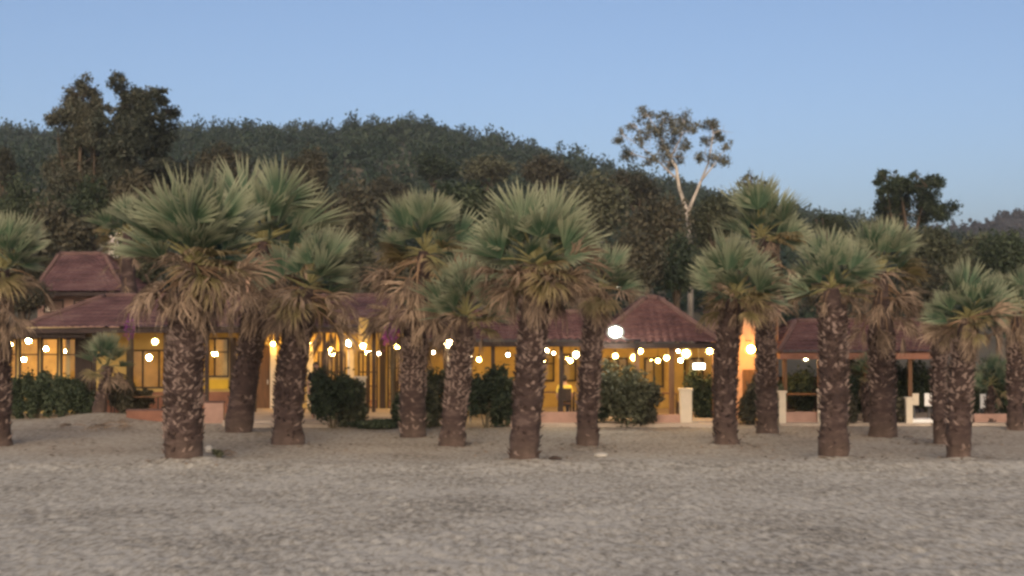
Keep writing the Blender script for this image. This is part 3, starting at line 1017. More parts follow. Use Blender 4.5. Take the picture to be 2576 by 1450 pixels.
def slab(mb, x0, x1, y0, y1, Y, th=0.2):
    X0, X1, Z0, Z1 = rect(x0, x1, y0, y1, Y)
    return mb.box((X0, Y, Z0), (X1, Y + th, Z1))


def wall_with_openings(mb, X0, X1, Z0, Z1, Y, th, ops):
    x = X0
    for (a, b, z0, z1) in sorted(ops):
        mb.box((x, Y, Z0), (a, Y + th, Z1))
        if z0 > Z0: mb.box((a, Y, Z0), (b, Y + th, z0))
        if z1 < Z1: mb.box((a, Y, z1), (b, Y + th, Z1))
        x = b
    mb.box((x, Y, Z0), (X1, Y + th, Z1))


def tiled_slope(mb, e0, e1, r0, r1, pitch=0.24, amp=0.045, rows=9):
    """a roof slope between the eave e0-e1 and the ridge r0-r1 as waves of barrel tiles laid in courses"""
    e0, e1, r0, r1 = Vector(e0), Vector(e1), Vector(r0), Vector(r1)
    along = (e1 - e0)
    L = along.length
    ad = along.normalized()
    nrm = ad.cross((r0 + r1) / 2 - (e0 + e1) / 2).normalized()
    if nrm.z < 0: nrm = -nrm
    n = max(4, int(L / pitch * 4))
    vs = []
    for j in range(rows * 2 + 1):
        row = j // 2
        v = (row + (1 if j % 2 else 0)) / rows if j < rows * 2 else 1.0
        v = min(v, 1.0)
        lift = 0.0 if j % 2 else 0.035
        a = e0.lerp(r0, v); b = e1.lerp(r1, v)
        for i in range(n + 1):
            p = a.lerp(b, i / n)
            d = (p - e0).dot(ad)
            vs.append(p + nrm * (amp * abs(math.sin(PI * d / pitch)) + lift))
    fs = []
    for j in range(rows * 2):
        for i in range(n):
            k = j * (n + 1) + i
            fs.append((k, k + 1, k + n + 2, k + n + 1))
    mb.add(vs, fs)


def hip_roof(parent, x0, x1, ye, Ye, yr, Yr, xr0, xr1, mat, depth_back=None, ridge_mat='ridge', fascia=0.16, fmat='darkwall'):
    """eave line at picture height ye (distance Ye), ridge at picture height yr (distance Yr) from xr0 to xr1"""
    e0, e1 = px(x0, ye, Ye), px(x1, ye, Ye)
    r0, r1 = px(xr0, yr, Yr), px(xr1, yr, Yr)
    Yb = 2 * Yr - Ye
    b0, b1 = Vector((e0.x, Yb, e0.z)), Vector((e1.x, Yb, e1.z))
    mb = MB()
    tiled_slope(mb, e0, e1, r0, r1)
    tiled_slope(mb, b0, b1, r0, r1, rows=5)
    tiled_slope(mb, b0, e0, r0, r0 + Vector((0, 0.001, 0)), rows=7)
    tiled_slope(mb, e1, b1, r1, r1 + Vector((0, 0.001, 0)), rows=7)
    roof = mb.build('roof', M[mat], parent)
    mb = MB()
    for a, b in ((r0, r1), (e0, r0), (e1, r1), (b0, r0), (b1, r1)):
        if (a - b).length > 0.05:
            d = Vector((0, 0, 0.06))
            nn = max(2, int((b - a).length / 0.4))
            pts, rr = [], []
            for i in range(nn):
                pts += [a.lerp(b, i / nn) + d, a.lerp(b, (i + 0.96) / nn) + d]
                rr += [0.105, 0.085]
            mb.tube(pts, rr, 8)
    rc = bpy.data.objects.new('ridge_cap', mb.mesh('ridge_cap', M[ridge_mat], True, parent.location))
    link(rc, roof)
    mb = MB()
    mb.box((e0.x, Ye + 0.03, e0.z - fascia), (e1.x, Ye + 0.07, e0.z - 0.005))
    mb.box((e0.x + 0.01, Ye + 0.07, e0.z - fascia), (e0.x + 0.05, Yb - 0.1, e0.z - 0.005))
    mb.box((e1.x - 0.05, Ye + 0.07, e0.z - fascia), (e1.x - 0.01, Yb - 0.1, e0.z - 0.005))
    mb.build('fascia', M[fmat], parent)
    mb = MB()
    mb.box((e0.x + 0.06, Ye + 0.08, e0.z - fascia + 0.02), (e1.x - 0.06, Yb - 0.12, e0.z - fascia + 0.06))
    mb.build('ceiling', M['wood'], parent)
    return e0, e1, r0, r1


def window(parent, X0, X1, Z0, Z1, Y, cols=1, rows=1, fmat='darkwood', bar=0.06):
    mb = MB()
    a, b = Y - 0.03, Y + 0.07
    mb.box((X0, a, Z0), (X0 + bar, b, Z1)); mb.box((X1 - bar, a, Z0), (X1, b, Z1))
    mb.box((X0 + bar, a + .002, Z0), (X1 - bar, b - .002, Z0 + bar)); mb.box((X0 + bar, a + .002, Z1 - bar), (X1 - bar, b - .002, Z1))
    for i in range(1, cols):
        x = X0 + (X1 - X0) * i / cols
        mb.box((x - bar * .4, a + .004, Z0 + bar), (x + bar * .4, b - .004, Z1 - bar))
    for i in range(1, rows):
        z = Z0 + (Z1 - Z0) * (1 - 0.36 if rows == 2 else i / rows)
        mb.box((X0 + bar, a + .008, z - bar * .35), (X1 - bar, b - .008, z + bar * .35))
    f = mb.build('window', M[fmat], parent)
    mb = MB()
    mb.box((X0 + bar + .002, Y + 0.015, Z0 + bar + .002), (X1 - bar - .002, Y + 0.021, Z1 - bar - .002))
    g = bpy.data.objects.new('pane', mb.mesh('pane', M['glass'], False, parent.location))
    link(g, f)
    return f


# --- main hall
Yw = 49.0
hall = thing('restaurant_hall', px(500, 1039, Yw), 'long low restaurant with a tiled roof and warmly lit windows across the left half', 'building')
X0, X1 = px(-160, 900, Yw).x, px(1015, 900, Yw).x
OPS_PX = [(-70, -4, 850, 968), (6, 42, 850, 968), (48, 98, 850, 968), (103, 147, 850, 968), (152, 192, 850, 968),
          (318, 440, 880, 978), (503, 576, 850, 950), (640, 680, 868, None), (798, 870, 884, None), (900, 951, 884, None), (974, 1010, 868, None)]
ops = [rect(a, b, c, d, Yw) for a, b, c, d in OPS_PX]
mb = MB(); wall_with_openings(mb, X0, X1, -0.1, 2.95, Yw, 0.22, ops)
mb.build('wall', M['ochre'], hall)
for i in (0, 1, 2, 3, 4, 5, 6):
    a = ops[i]
    window(hall, a[0], a[1], a[2], a[3], Yw + 0.02, cols=(3 if i == 5 else 2 if i in (6,) else 1), rows=2 if i != 5 else 1)
# room behind the windows
mb = MB()
Yb = 55.0
mb.box((X0, Yb, -0.1), (X1, Yb + 0.2, 2.95))
mb.box((X0 - 0.2, Yw, -0.1), (X0, Yb + .2, 2.95)); mb.box((X1, Yw, -0.1), (X1 + 0.2, Yb + .2, 2.95))
for xx in (225, 600):
    xw = px(xx, 900, 52).x
    mb.box((xw, Yw + 0.23, -0.05), (xw + 0.15, Yb - .01, 2.85))
mb.build('inner_wall', M['inside'], hall)
mb = MB(); mb.box((X0, Yw + 0.22, 2.86), (X1, Yb, 2.93)); mb.build('ceiling', M['cream'], hall)
mb = MB(); mb.box((X0, Yw + 0.22, -0.05), (X1, Yb, 0.12)); mb.build('floor', M['redwall'], hall)
# closed plank door and its frame, light door leaf
a = ops[7]
dmb = MB(); dmb.box((a[0] + 0.03, Yw + 0.08, 0.02), (a[1] - 0.03, Yw + 0.13, a[3] - 0.03)); d = dmb.build('door', M['wood'], hall)
h = MB().box((a[1] - 0.12, Yw + 0.05, 1.0), (a[1] - 0.09, Yw + 0.08, 1.15)); hh = bpy.data.objects.new('handle', h.mesh('handle', M['palemetal'], False, hall.location)); link(hh, d)
for i in (8, 9, 10):
    a = ops[i]
    n_ = 3 if i == 8 else 2
    for k in range(n_):
        xa = a[0] + (a[1] - a[0]) * k / n_; xb2 = a[0] + (a[1] - a[0]) * (k + 1) / n_
        window(hall, xa + 0.005, xb2 - 0.005, 0.14, a[3] - 0.005, Yw + 0.05, 2, 2, 'darkwood', 0.06)
# pilasters under the lamps and heavy corner posts
for xx, wd, m_, yt in ((687, 14, 'cream', 868), (780, 14, 'cream', 868), (885, 10, 'cream', 880), (962, 14, 'darkwood', 850), (440, 12, 'darkwood', 850), (585, 14, 'darkwood', 850), (210, 38, 'darkwood', 850)):
    mb = MB(); slab(mb, xx - wd / 2, xx + wd / 2, yt, None, Yw - 0.14, 0.139)
    mb.build('pilaster', M[m_], hall)
mb = MB(); A = rect(225, 632, 986, None, Yw); mb.box((A[0], Yw - 0.06, -0.1), (A[1], Yw - 0.002, A[3])); mb.build('plinth', M['redwall'], hall)
mb = MB(); slab(mb, 506, 574, 955, 979, Yw - 0.08, 0.078); mb.build('yellow_board', M['yellow'], hall)
hip_roof(hall, 55, 1012, 826, 46.6, 748, 51.5, 265, 985, 'tile_old')
# dark flat canopy over the left windows
mb = MB(); A = rect(-150, 215, 829, 850, 46.9); mb.box((A[0], 46.9, A[2]), (A[1], 48.9, A[3])); mb.build('canopy', M['darkwood'], hall)
# veranda posts
for xx in (236, 330, 415, 520, 640, 735, 815, 858, 940, 988):
    p = px(xx, 900, 46.9)
    MB().box((p.x - 0.06, 46.9, -0.1), (p.x + 0.06, 47.02, 2.80)).build('post', M['darkwood'], hall)
# lit pier rising above the eave and chimney
mb = MB(); A = rect(903, 927, 800, 862, 46.3); mb.box((A[0], 46.3, A[2]), (A[1], 46.55, A[3])); mb.build('roof_pier', M['ochre'], hall)
mb = MB(); A = rect(619, 646, 668, 760, 51.2); mb.box((A[0], 51.2, A[2]), (A[1], 51.6, A[3])); mb.box((A[0] - .05, 51.15, A[3]), (A[1] + .05, 51.65, A[3] + .08))
mb.build('chimney', M['peach'], hall)
# terrace step
mb = MB(); A = rect(560, 1012, 1050, None, 42.9); mb.box((A[0], 42.9, -0.1), (A[1], Yw - 0.145, 0.17)); mb.build('terrace', M['concrete'], hall)
mb = MB(); A = rect(632, 700, 1060, None, 42.3); mb.box((A[0], 42.3, -0.1), (A[1] + 1.5, 42.898, 0.10)); mb.build('step', M['concrete'], hall)

# --- upper house behind it, with a hip roof
up = thing('upper_house', px(190, 860, 60), 'upper house with a purplish tiled hip roof behind the left end of the long restaurant', 'building')
A = rect(95, 300, 742, None, 60); MB().box((A[0], 60, -0.2), (A[1], 66, A[3])).build('wall', M['pinkwall'], up)
hip_roof(up, 85, 312, 735, 59.2, 642, 63, 150, 262, 'tile_old')
for a, b in ((110, 160), (185, 235)):
    A = rect(a, b, 760, 770, 59.95); window(up, A[0], A[1], A[2] - .3, A[3] + 0.1, 59.96, 1, 1)
# --- little white house on the slope
c = px(297, 640, 92)
wh = thing('white_house', Vector((c.x, 92, hz(c.x, 92) - .1)), 'little white house on the slope between the left tree and the biggest palm', 'house')
A = rect(272, 320, 574, 640, 92); MB().box((A[0], 92, wh.location.z - 0.5), (A[1], 96, A[3])).build('wall', M['pale'], wh)
MB().box((A[0] - .2, 91.7, A[3]), (A[1] + .2, 96.2, A[3] + .22)).build('roof', M['tile_old'], wh)
for a, b in ((278, 286), (296, 306)):
    B = rect(a, b, 577, 592, 91.95); window(wh, B[0], B[1], B[2], B[3], 91.93, 1, 1)

# --- middle pavilion
Yp = 43.6
pav = thing('terrace_pavilion', px(1370, 1071, 45), 'long open pavilion with a level tiled ridge in the middle', 'pavilion')
hip_roof(pav, 1018, 1487, 860, Yp, 790, 47, 1060, 1462, 'tile')
for xx in (1030, 1120, 1240, 1345, 1412, 1478):
    p = px(xx, 900, Yp + 0.2); MB().box((p.x - 0.06, Yp + 0.2, -0.1), (p.x + 0.06, Yp + 0.32, 2.42)).build('post', M['darkwood'], pav)
mb = MB(); A = rect(1020, 1487, 900, None, 50); mb.box((A[0], 50, -0.1), (A[1], 50.2, 2.42)); mb.build('wall', M['ochre'], pav)
for a, b in ((1355, 1395), (1415, 1450)):
    B = rect(a, b, 890, 960, 49.95); window(pav, B[0], B[1], B[2], B[3], 49.93, 1, 2)
A = rect(1340, 1487, 1040, None, 43.0); MB().box((A[0], 43.0, -0.1), (A[1], 43.18, 0.42)).build('low_wall', M['pinkwall'], pav)
MB().box((A[0] - .2, 42.6, -0.1), (A[1] + .2, 42.998, 0.10)).build('step', M['concrete'], pav)
MB().box((A[0] - .2, 43.2, -0.1), (A[1] + .2, 49.9, 0.16)).build('floor', M['concrete'], pav)

# --- hip roofed pavilion
pav2 = thing('hip_roofed_pavilion', px(1650, 1071, 45), 'pavilion with a pointed reddish hip roof right of the big floodlight', 'pavilion')
hip_roof(pav2, 1494, 1815, 864, Yp, 753, 46.6, 1625, 1655, 'tile')
for xx in (1505, 1602, 1690, 1800):
    p = px(xx, 900, Yp + 0.2); MB().box((p.x - 0.08, Yp + 0.2, -0.1), (p.x + 0.08, Yp + 0.36, 2.38)).build('post', M['wood'], pav2)
mb = MB(); A = rect(1494, 1810, 900, None, 49.4); mb.box((A[0], 49.4, -0.1), (A[1], 49.6, 2.4)); mb.build('wall', M['ochre'], pav2)
for a, b in ((1530, 1580), (1620, 1670), (1720, 1770)):
    B = rect(a, b, 900, 975, 49.35); window(pav2, B[0], B[1], B[2], B[3], 49.33, 2, 1)
A = rect(1600, 1712, 1035, None, 43.0); MB().box((A[0], 43.0, -0.1), (A[1], 43.18, 0.34)).build('low_wall', M['pinkwall'], pav2)
B = rect(1494, 1815, 1035, None, 43.0); MB().box((B[0], 42.5, -0.1), (B[1], 42.998, 0.10)).build('step', M['concrete'], pav2)
MB().box((B[0], 43.2, -0.1), (B[1], 49.3, 0.15)).build('floor', M['concrete'], pav2)

# --- lit orange block
blk = thing('orange_block', px(1885, 1055, 46.5), 'plain orange lit building between the pointed roof and the right terrace', 'building')
A = rect(1820, 1958, 788, None, 46.6); MB().box((A[0], 46.6, -0.1), (A[1], 51, A[3])).build('wall', M['peach'], blk)
MB().box((A[0] - .08, 46.5, A[3]), (A[1] + .08, 51.1, A[3] + .1)).build('coping', M['ridge'], blk)
for xx in (1832, 1950):
    p = px(xx, 900, 46.45); MB().box((p.x - 0.08, 46.42, -0.1), (p.x + 0.08, 46.598, A[3] - .02)).build('pilaster', M['wood'], blk)
B = rect(1868, 1912, 930, None, 46.56); MB().box((B[0], 46.55, 0.0), (B[1], 46.598, B[3])).build('door', M['wood'], blk)

# --- right terrace
ter = thing('right_terrace', px(2180, 1071, 45), 'long terrace with a low tiled roof and dark beam at the right', 'building')
hip_roof(ter, 1962, 2385, 888, 44.2, 812, 48.2, 2000, 2350, 'tile', fascia=0.2, fmat='redwall')
for xx in (1975, 2062, 2180, 2290, 2375):
    p = px(xx, 900, 44.4); MB().box((p.x - 0.06, 44.4, -0.1), (p.x + 0.06, 44.52, 2.02)).build('post', M['wood'], ter)
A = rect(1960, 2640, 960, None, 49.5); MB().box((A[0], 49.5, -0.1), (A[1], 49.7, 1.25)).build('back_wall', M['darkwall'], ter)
A = rect(1975, 2068, 1036, None, 43.4); MB().box((A[0], 43.4, -0.1), (A[1], 43.58, 0.40)).build('low_wall', M['pinkwall'], ter)
A = rect(2452, 2532, 1044, None, 43.4); MB().box((A[0], 43.4, -0.1), (A[1], 43.58, 0.34)).build('low_wall', M['pinkwall'], ter)
A = rect(1962, 2640, 1036, None, 43.0); MB().box((A[0], 43.0, -0.1), (A[1], 43.398, 0.08)).build('step', M['concrete'], ter)
MB().box((A[0], 43.6, -0.1), (A[1], 49.4, 0.12)).build('floor', M['concrete'], ter)
A = rect(2288, 2348, 1055, 1064, 43.2); MB().box((A[0], 43.2, A[2]), (A[1], 43.7, A[3])).build('counter_top', M['white'], ter)
MB().box((A[0] + .02, 43.3, 0.1), (A[1] - .02, 43.65, A[2])).build('counter', M['redwall'], ter)
for k, (x0, x1, y0, y1) in enumerate(((2290, 2312, 990, 1020), (2326, 2350, 990, 1022), (2466, 2480, 992, 1028))):
    o = MB(); slab(o, x0, x1, y0, y1, 44.6, 0.03)
    bx_ = px((x0 + x1) / 2, y1, 44.6)
    t = thing('white_notice_board', bx_, ('cream notice board left of a white one above the right counter', 'square white notice board above the right counter', 'narrow white notice board right of the last front palm')[k], 'board', 'pale boards on the right terrace')
    o.build('board', M['white' if k else 'cream'], t)
    MB().box((bx_.x - .025, 44.66, 0.1), (bx_.x + .025, 44.7, bx_.z + .2)).build('support', M['metal'], t)

# --- free standing cream pillars
for x0, x1, y0, Y, lb in ((893, 918, 948, 43.2, 'tall cream pillar beside the lit doorway, tallest of the pillars'), (1712, 1741, 978, 42.9, 'stout cream pillar in front of the pointed roof pavilion'),
                          (1960, 1977, 984, 43.1, 'slim cream pillar at the left end of the right terrace'), (2058, 2068, 980, 43.2, 'thin cream pillar against the bare lattice palm trunk'), (2280, 2296, 1000, 43.1, 'cream pillar left of the white notice boards')):
    A = rect(x0, x1, y0, None, Y)
    t = thing('terrace_pillar', Vector(((A[0] + A[1]) / 2, Y, 0)), lb, 'pillar', 'cream terrace pillars')
    wd = A[1] - A[0]
    MB().box((A[0], Y, -0.1), (A[1], Y + wd, A[3] - 0.06)).build('shaft', M['cream'], t)
    MB().box((A[0] - .03, Y - .03, A[3] - 0.06), (A[1] + .03, Y + wd + .03, A[3])).build('cap', M['cream'], t)
# --- low red walls at the left
for x0, x1, y0, m_, lb in ((318, 412, 1030, 'redwall', 'low red brown wall left of the stoutest palm'), (514, 562, 1010, 'pinkwall', 'low pinkish wall right of the stoutest palm trunk')):
    A = rect(x0, x1, y0, None, 44.2)
    t = thing('garden_wall', Vector(((A[0] + A[1]) / 2, 44.2, 0)), lb, 'wall')
    MB().box((A[0], 44.2, -0.1), (A[1], 44.4, A[3] - .05)).build('wall', M[m_], t)
    MB().box((A[0] - .02, 44.18, A[3] - .05), (A[1] + .02, 44.42, A[3])).build('coping', M['ridge'], t)

# ------------------------------------------------------------------ lamps
def lamp(x, y, Y, r, mat, label, kind='hang', top=None):
    r *= 0.62
    p = px(x, y, Y)
    base = Vector((p.x, p.y, 0.0)) if kind == 'post' else p
    t = thing({'post': 'lamp_post', 'hang': 'pendant_lamp', 'wall': 'wall_lamp'}[kind], base, label, 'lamp', {'post': 'globe lamps on poles', 'hang': 'lamps hanging under the eaves', 'wall': 'lamps on the walls'}[kind])
    MB().ball(p, r, 14, 10).build('bulb', M[mat], t, True)
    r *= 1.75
    MB().ball(p, r, 18, 12).build('globe', M['halo_orange' if 'orange' in mat else 'halo_white' if mat in ('lamp_white', 'lamp_small') else 'halo_warm'], t, True)  # outer glowing shell, imitates the halo around the bulb
    if kind == 'post':
        mb = MB(); mb.tube([(p.x, p.y, gz(p.x, p.y) - .1), (p.x, p.y, p.z - r - .001)], [0.035, 0.028], 8); mb.build('pole', M['palemetal'], t, True)
        mb = MB(); mb.tube([(p.x, p.y, p.z - r - .03), (p.x, p.y, p.z - r * .8)], [0.05, 0.06], 10); mb.build('collar', M['metal'], t, True)
    elif kind == 'hang':
        z = top if top else p.z + 0.45
        mb = MB(); mb.tube([(p.x, p.y, p.z + r * .9), (p.x, p.y, z)], 0.008, 6); mb.build('cord', M['metal'], t)
        mb = MB(); mb.tube([(p.x, p.y, p.z + r * .75), (p.x, p.y, p.z + r + .05)], [0.055, 0.03], 10); mb.build('cap', M['metal'], t, True)
    else:
        mb = MB(); mb.tube([(p.x, p.y, p.z + r * .8), (p.x, p.y + 0.04, p.z + r + .05), (p.x, p.y + (0.28 if Y > 48 else 0.88), p.z + r + .05)], 0.018, 6); mb.build('bracket', M['metal'], t)
    return t


ZE = 2.8
LAMPS = [
    (282, 877, 46.8, .07, 'lamp_small', 'small white lamp over the young palm on the mound', 'hang', ZE),
    (390, 860, 46.9, .13, 'lamp_warm', 'yellow lamp under the eave just left of the stoutest palm trunk', 'hang', ZE),
    (655, 834, 46.4, .07, 'lamp_small', 'small white lamp at the eave right of the second trunk', 'hang', 3.0),
    (687, 866, 48.6, .11, 'lamp_warm', 'lamp on the first pale pilaster right of the second trunk', 'wall', None),
    (777, 866, 48.6, .13, 'lamp_warm', 'lamp on the pale pilaster right of the third trunk', 'wall', None),
    (833, 881, 48.5, .12, 'lamp_warm', 'yellow lamp above the tall hedge', 'wall', None),
    (877, 864, 46.0, .14, 'lamp_white', 'round white lamp on a thin pole right of the tall hedge', 'post', None),
    (914, 871, 47.2, .14, 'lamp_warm', 'yellow lamp over the lit doorway, directly above the tallest pillar', 'hang', ZE),
    (1000, 872, 47.0, .13, 'lamp_warm', 'yellow lamp at the right end of the long restaurant', 'hang', ZE),
    (1128, 865, 43.4, .19, 'lamp_white', 'big white lamp on a pole beside the short dark palm', 'post', None),
    (1183, 898, 44.0, .07, 'lamp_small', 'small white lamp right of the big white pole lamp', 'post', None),
    (1278, 893, 44.0, .08, 'lamp_small', 'small white lamp left of the tall middle palm trunk', 'hang', 2.5),
    (1374, 884, 44.0, .11, 'lamp_white', 'first white lamp right of the tall middle palm trunk', 'hang', 2.5),
    (1411, 898, 44.4, .07, 'lamp_small', 'tiny lamp between two larger ones under the middle pavilion', 'hang', 2.5),
    (1449, 893, 44.0, .13, 'lamp_white', 'white lamp touching the slim trunk, under the middle pavilion', 'hang', 2.5),
    (1548, 896, 44.2, .11, 'lamp_warm', 'yellow lamp straight below the big floodlight', 'hang', 2.45),
    (1596, 900, 44.2, .15, 'lamp_warm', 'large yellow lamp, lower of a touching pair under the pointed roof', 'hang', 2.45),
    (1611, 884, 45.0, .11, 'lamp_warm', 'yellow lamp, upper of a touching pair under the pointed roof', 'hang', 2.45),
    (1677, 901, 44.2, .11, 'lamp_warm', 'yellow lamp by the brown post under the pointed roof', 'hang', 2.45),
    (1712, 907, 44.6, .09, 'lamp_white', 'small white lamp lowest of the cluster above the stout pillar', 'hang', 2.45),
    (1726, 890, 44.0, .17, 'lamp_warm', 'biggest yellow lamp of the cluster above the stout pillar', 'hang', 2.45),
    (1785, 884, 44.0, .12, 'lamp_warm', 'yellow lamp at the right corner of the pointed roof', 'hang', 2.45),
    (1205, 905, 48.6, .10, 'lamp_warm', 'added fill lamp deep inside the middle pavilion, behind the tall dark shrub', 'hang', 2.4),  # this and the next four rear lamps are added for amber fill light
    (1366, 908, 48.6, .10, 'lamp_warm', 'added fill lamp deep inside the middle pavilion, just right of the tall middle trunk', 'hang', 2.4),
    (1435, 908, 48.6, .10, 'lamp_warm', 'added fill lamp deep inside the middle pavilion above the yellow shirted person', 'hang', 2.4),
    (1655, 908, 48.2, .10, 'lamp_warm', 'added fill lamp at the back wall under the pointed roof', 'hang', 2.35),
    (2120, 912, 48.4, .09, 'lamp_warm', 'added fill lamp at the back of the right terrace, next to the bare lattice trunk', 'hang', 2.0),
    (953, 890, 46.6, .07, 'lamp_small', 'tiny lamp on the dark post of the lit doorway', 'hang', ZE),
    (1090, 887, 44.4, .07, 'lamp_small', 'tiny lamp just left of the big white pole lamp', 'hang', 2.5),
    (1393, 889, 44.6, .06, 'lamp_small', 'tiny lamp touching the first white lamp right of the tall middle trunk', 'hang', 2.5),
    (1706, 884, 44.9, .07, 'lamp_small', 'tiny lamp at the upper left of the cluster above the stout pillar', 'hang', 2.45),
    (1816, 897, 44.4, .06, 'lamp_small', 'tiny lamp left of the orange wall palm trunk', 'post', None),
    (1889, 879, 45.7, .20, 'lamp_orange', 'very bright amber lamp on the orange wall', 'wall', None),
    (2027, 900, 44.8, .12, 'lamp_white', 'white lamp under the dark beam of the right terrace', 'hang', 2.1),
]
for a in LAMPS: lamp(*a)
# floodlight on a pole
p = px(1548, 836, 43.0)
t = thing('floodlight', Vector((p.x, p.y, 0)), 'dazzling big white floodlight at the eave between the two pavilions', 'floodlight')
MB().ball(p, (0.17, 0.09, 0.14), 16, 10).build('bulb', M['lamp_cool'], t, True)
MB().ball(p, (0.27, 0.15, 0.22), 20, 12).build('lens', M['halo_cool'], t, True)  # wider glowing shell, imitates the glare around the floodlight
mb = MB(); mb.box((p.x - .15, p.y + .155, p.z - .12), (p.x + .15, p.y + .24, p.z + .12)); mb.build('housing', M['metal'], t)
q = px(1612, 857, 43.55)
mb = MB(); mb.tube([(p.x + .1, p.y + .2, p.z - .08), (p.x + .35, p.y + .3, q.z + .02), (q.x, q.y + .1, q.z)], 0.03, 8); mb.build('arm', M['metal'], t, True)
# glowing panel
A = rect(1744, 1773, 915, 929, 44.3)
t = thing('lit_panel', Vector(((A[0] + A[1]) / 2, 44.3, A[2])), 'small glowing white rectangular panel under the lamp cluster', 'lamp')
MB().box((A[0], 44.3, A[2]), (A[1], 44.305, A[3])).build('face', M['litsign'], t)
MB().box((A[0] - .02, 44.306, A[2] - .02), (A[1] + .02, 44.36, A[3] + .02)).build('case', M['metal'], t)
mb = MB(); mb.tube([((A[0] + A[1]) / 2, 44.34, A[3]), ((A[0] + A[1]) / 2, 44.34, 2.4)], 0.012, 6); mb.build('rod', M['metal'], t)
# pendants inside the hall
for k, (x, y, Y, r) in enumerate(((28, 868, 51.0, .11), (72, 858, 50.6, .12), (116, 878, 51.4, .10), (167, 884, 51.0, .09), (60, 905, 52.5, .10), (375, 900, 51.5, .13), (540, 890, 51.5, .13), (835, 890, 51.5, .12), (925, 885, 51.5, .14), (992, 890, 51.5, .12))):
    lb = ['pendant lamp in the first window from the left edge', 'highest pendant lamp inside the wide second window', 'pendant lamp inside the third window of the glazed front', 'pendant lamp inside the last window of the glazed front', 'low pendant lamp inside the wide second window',
          'pendant lamp in the room left of the stoutest trunk', 'pendant lamp in the window between the two left trunks', 'pendant lamp in the room behind the tall hedge', 'pendant lamp inside the lit doorway', 'pendant lamp behind the last glass door of the hall'][k]
    t = lamp(x, y, Y, r * 1.1, 'lamp_room', lb, 'hang', 2.87)
    t['group'] = 'pendant lamps inside the hall'

# ------------------------------------------------------------------ shrubs
def shrub(x, ytop, ybase, wpx, Y, kind, label, n=4500, size=0.13, name='shrub', cat='shrub', group='shrubs along the terrace', lo=0.2, z0=None):
    s = sc(Y)
    b = px(x, ybase, Y); b.z = gz(b.x, Y) if z0 is None else z0
    H = px(x, ytop, Y).z - b.z
    W = wpx / s
    rg = np.random.default_rng(int(x * 7 + ytop))
    m = 16
    c = np.stack([rg.uniform(-.32, .32, m) * W, rg.uniform(-.3, .3, m) * W * 0.8, rg.uniform(lo, .80, m) * H], -1)
    r = np.stack([np.full(m, .24 * W), np.full(m, .22 * W), np.full(m, min(.24, (1 - lo) * .4) * H)], -1) * rg.uniform(.45, 1.2, (m, 1))
    t = thing(name, b, label, cat, group)
    link(bpy.data.objects.new('foliage', leaf_mesh('foliage', n, c, r, size, int(x), M[kind], hollow=0.5)), t)
    mb = MB()
    for k in range(5):
        mb.tube([(0.02 * k - .04, 0, -.1), (rg.uniform(-.2, .2) * W, rg.uniform(-.1, .1) * W, H * .5), (rg.uniform(-.3, .3) * W, rg.uniform(-.2, .2) * W, H * .8)], [.03, .02, .008], 5)
    link(bpy.data.objects.new('stem', mb.mesh('stem', M['stem'])), t)
    return t


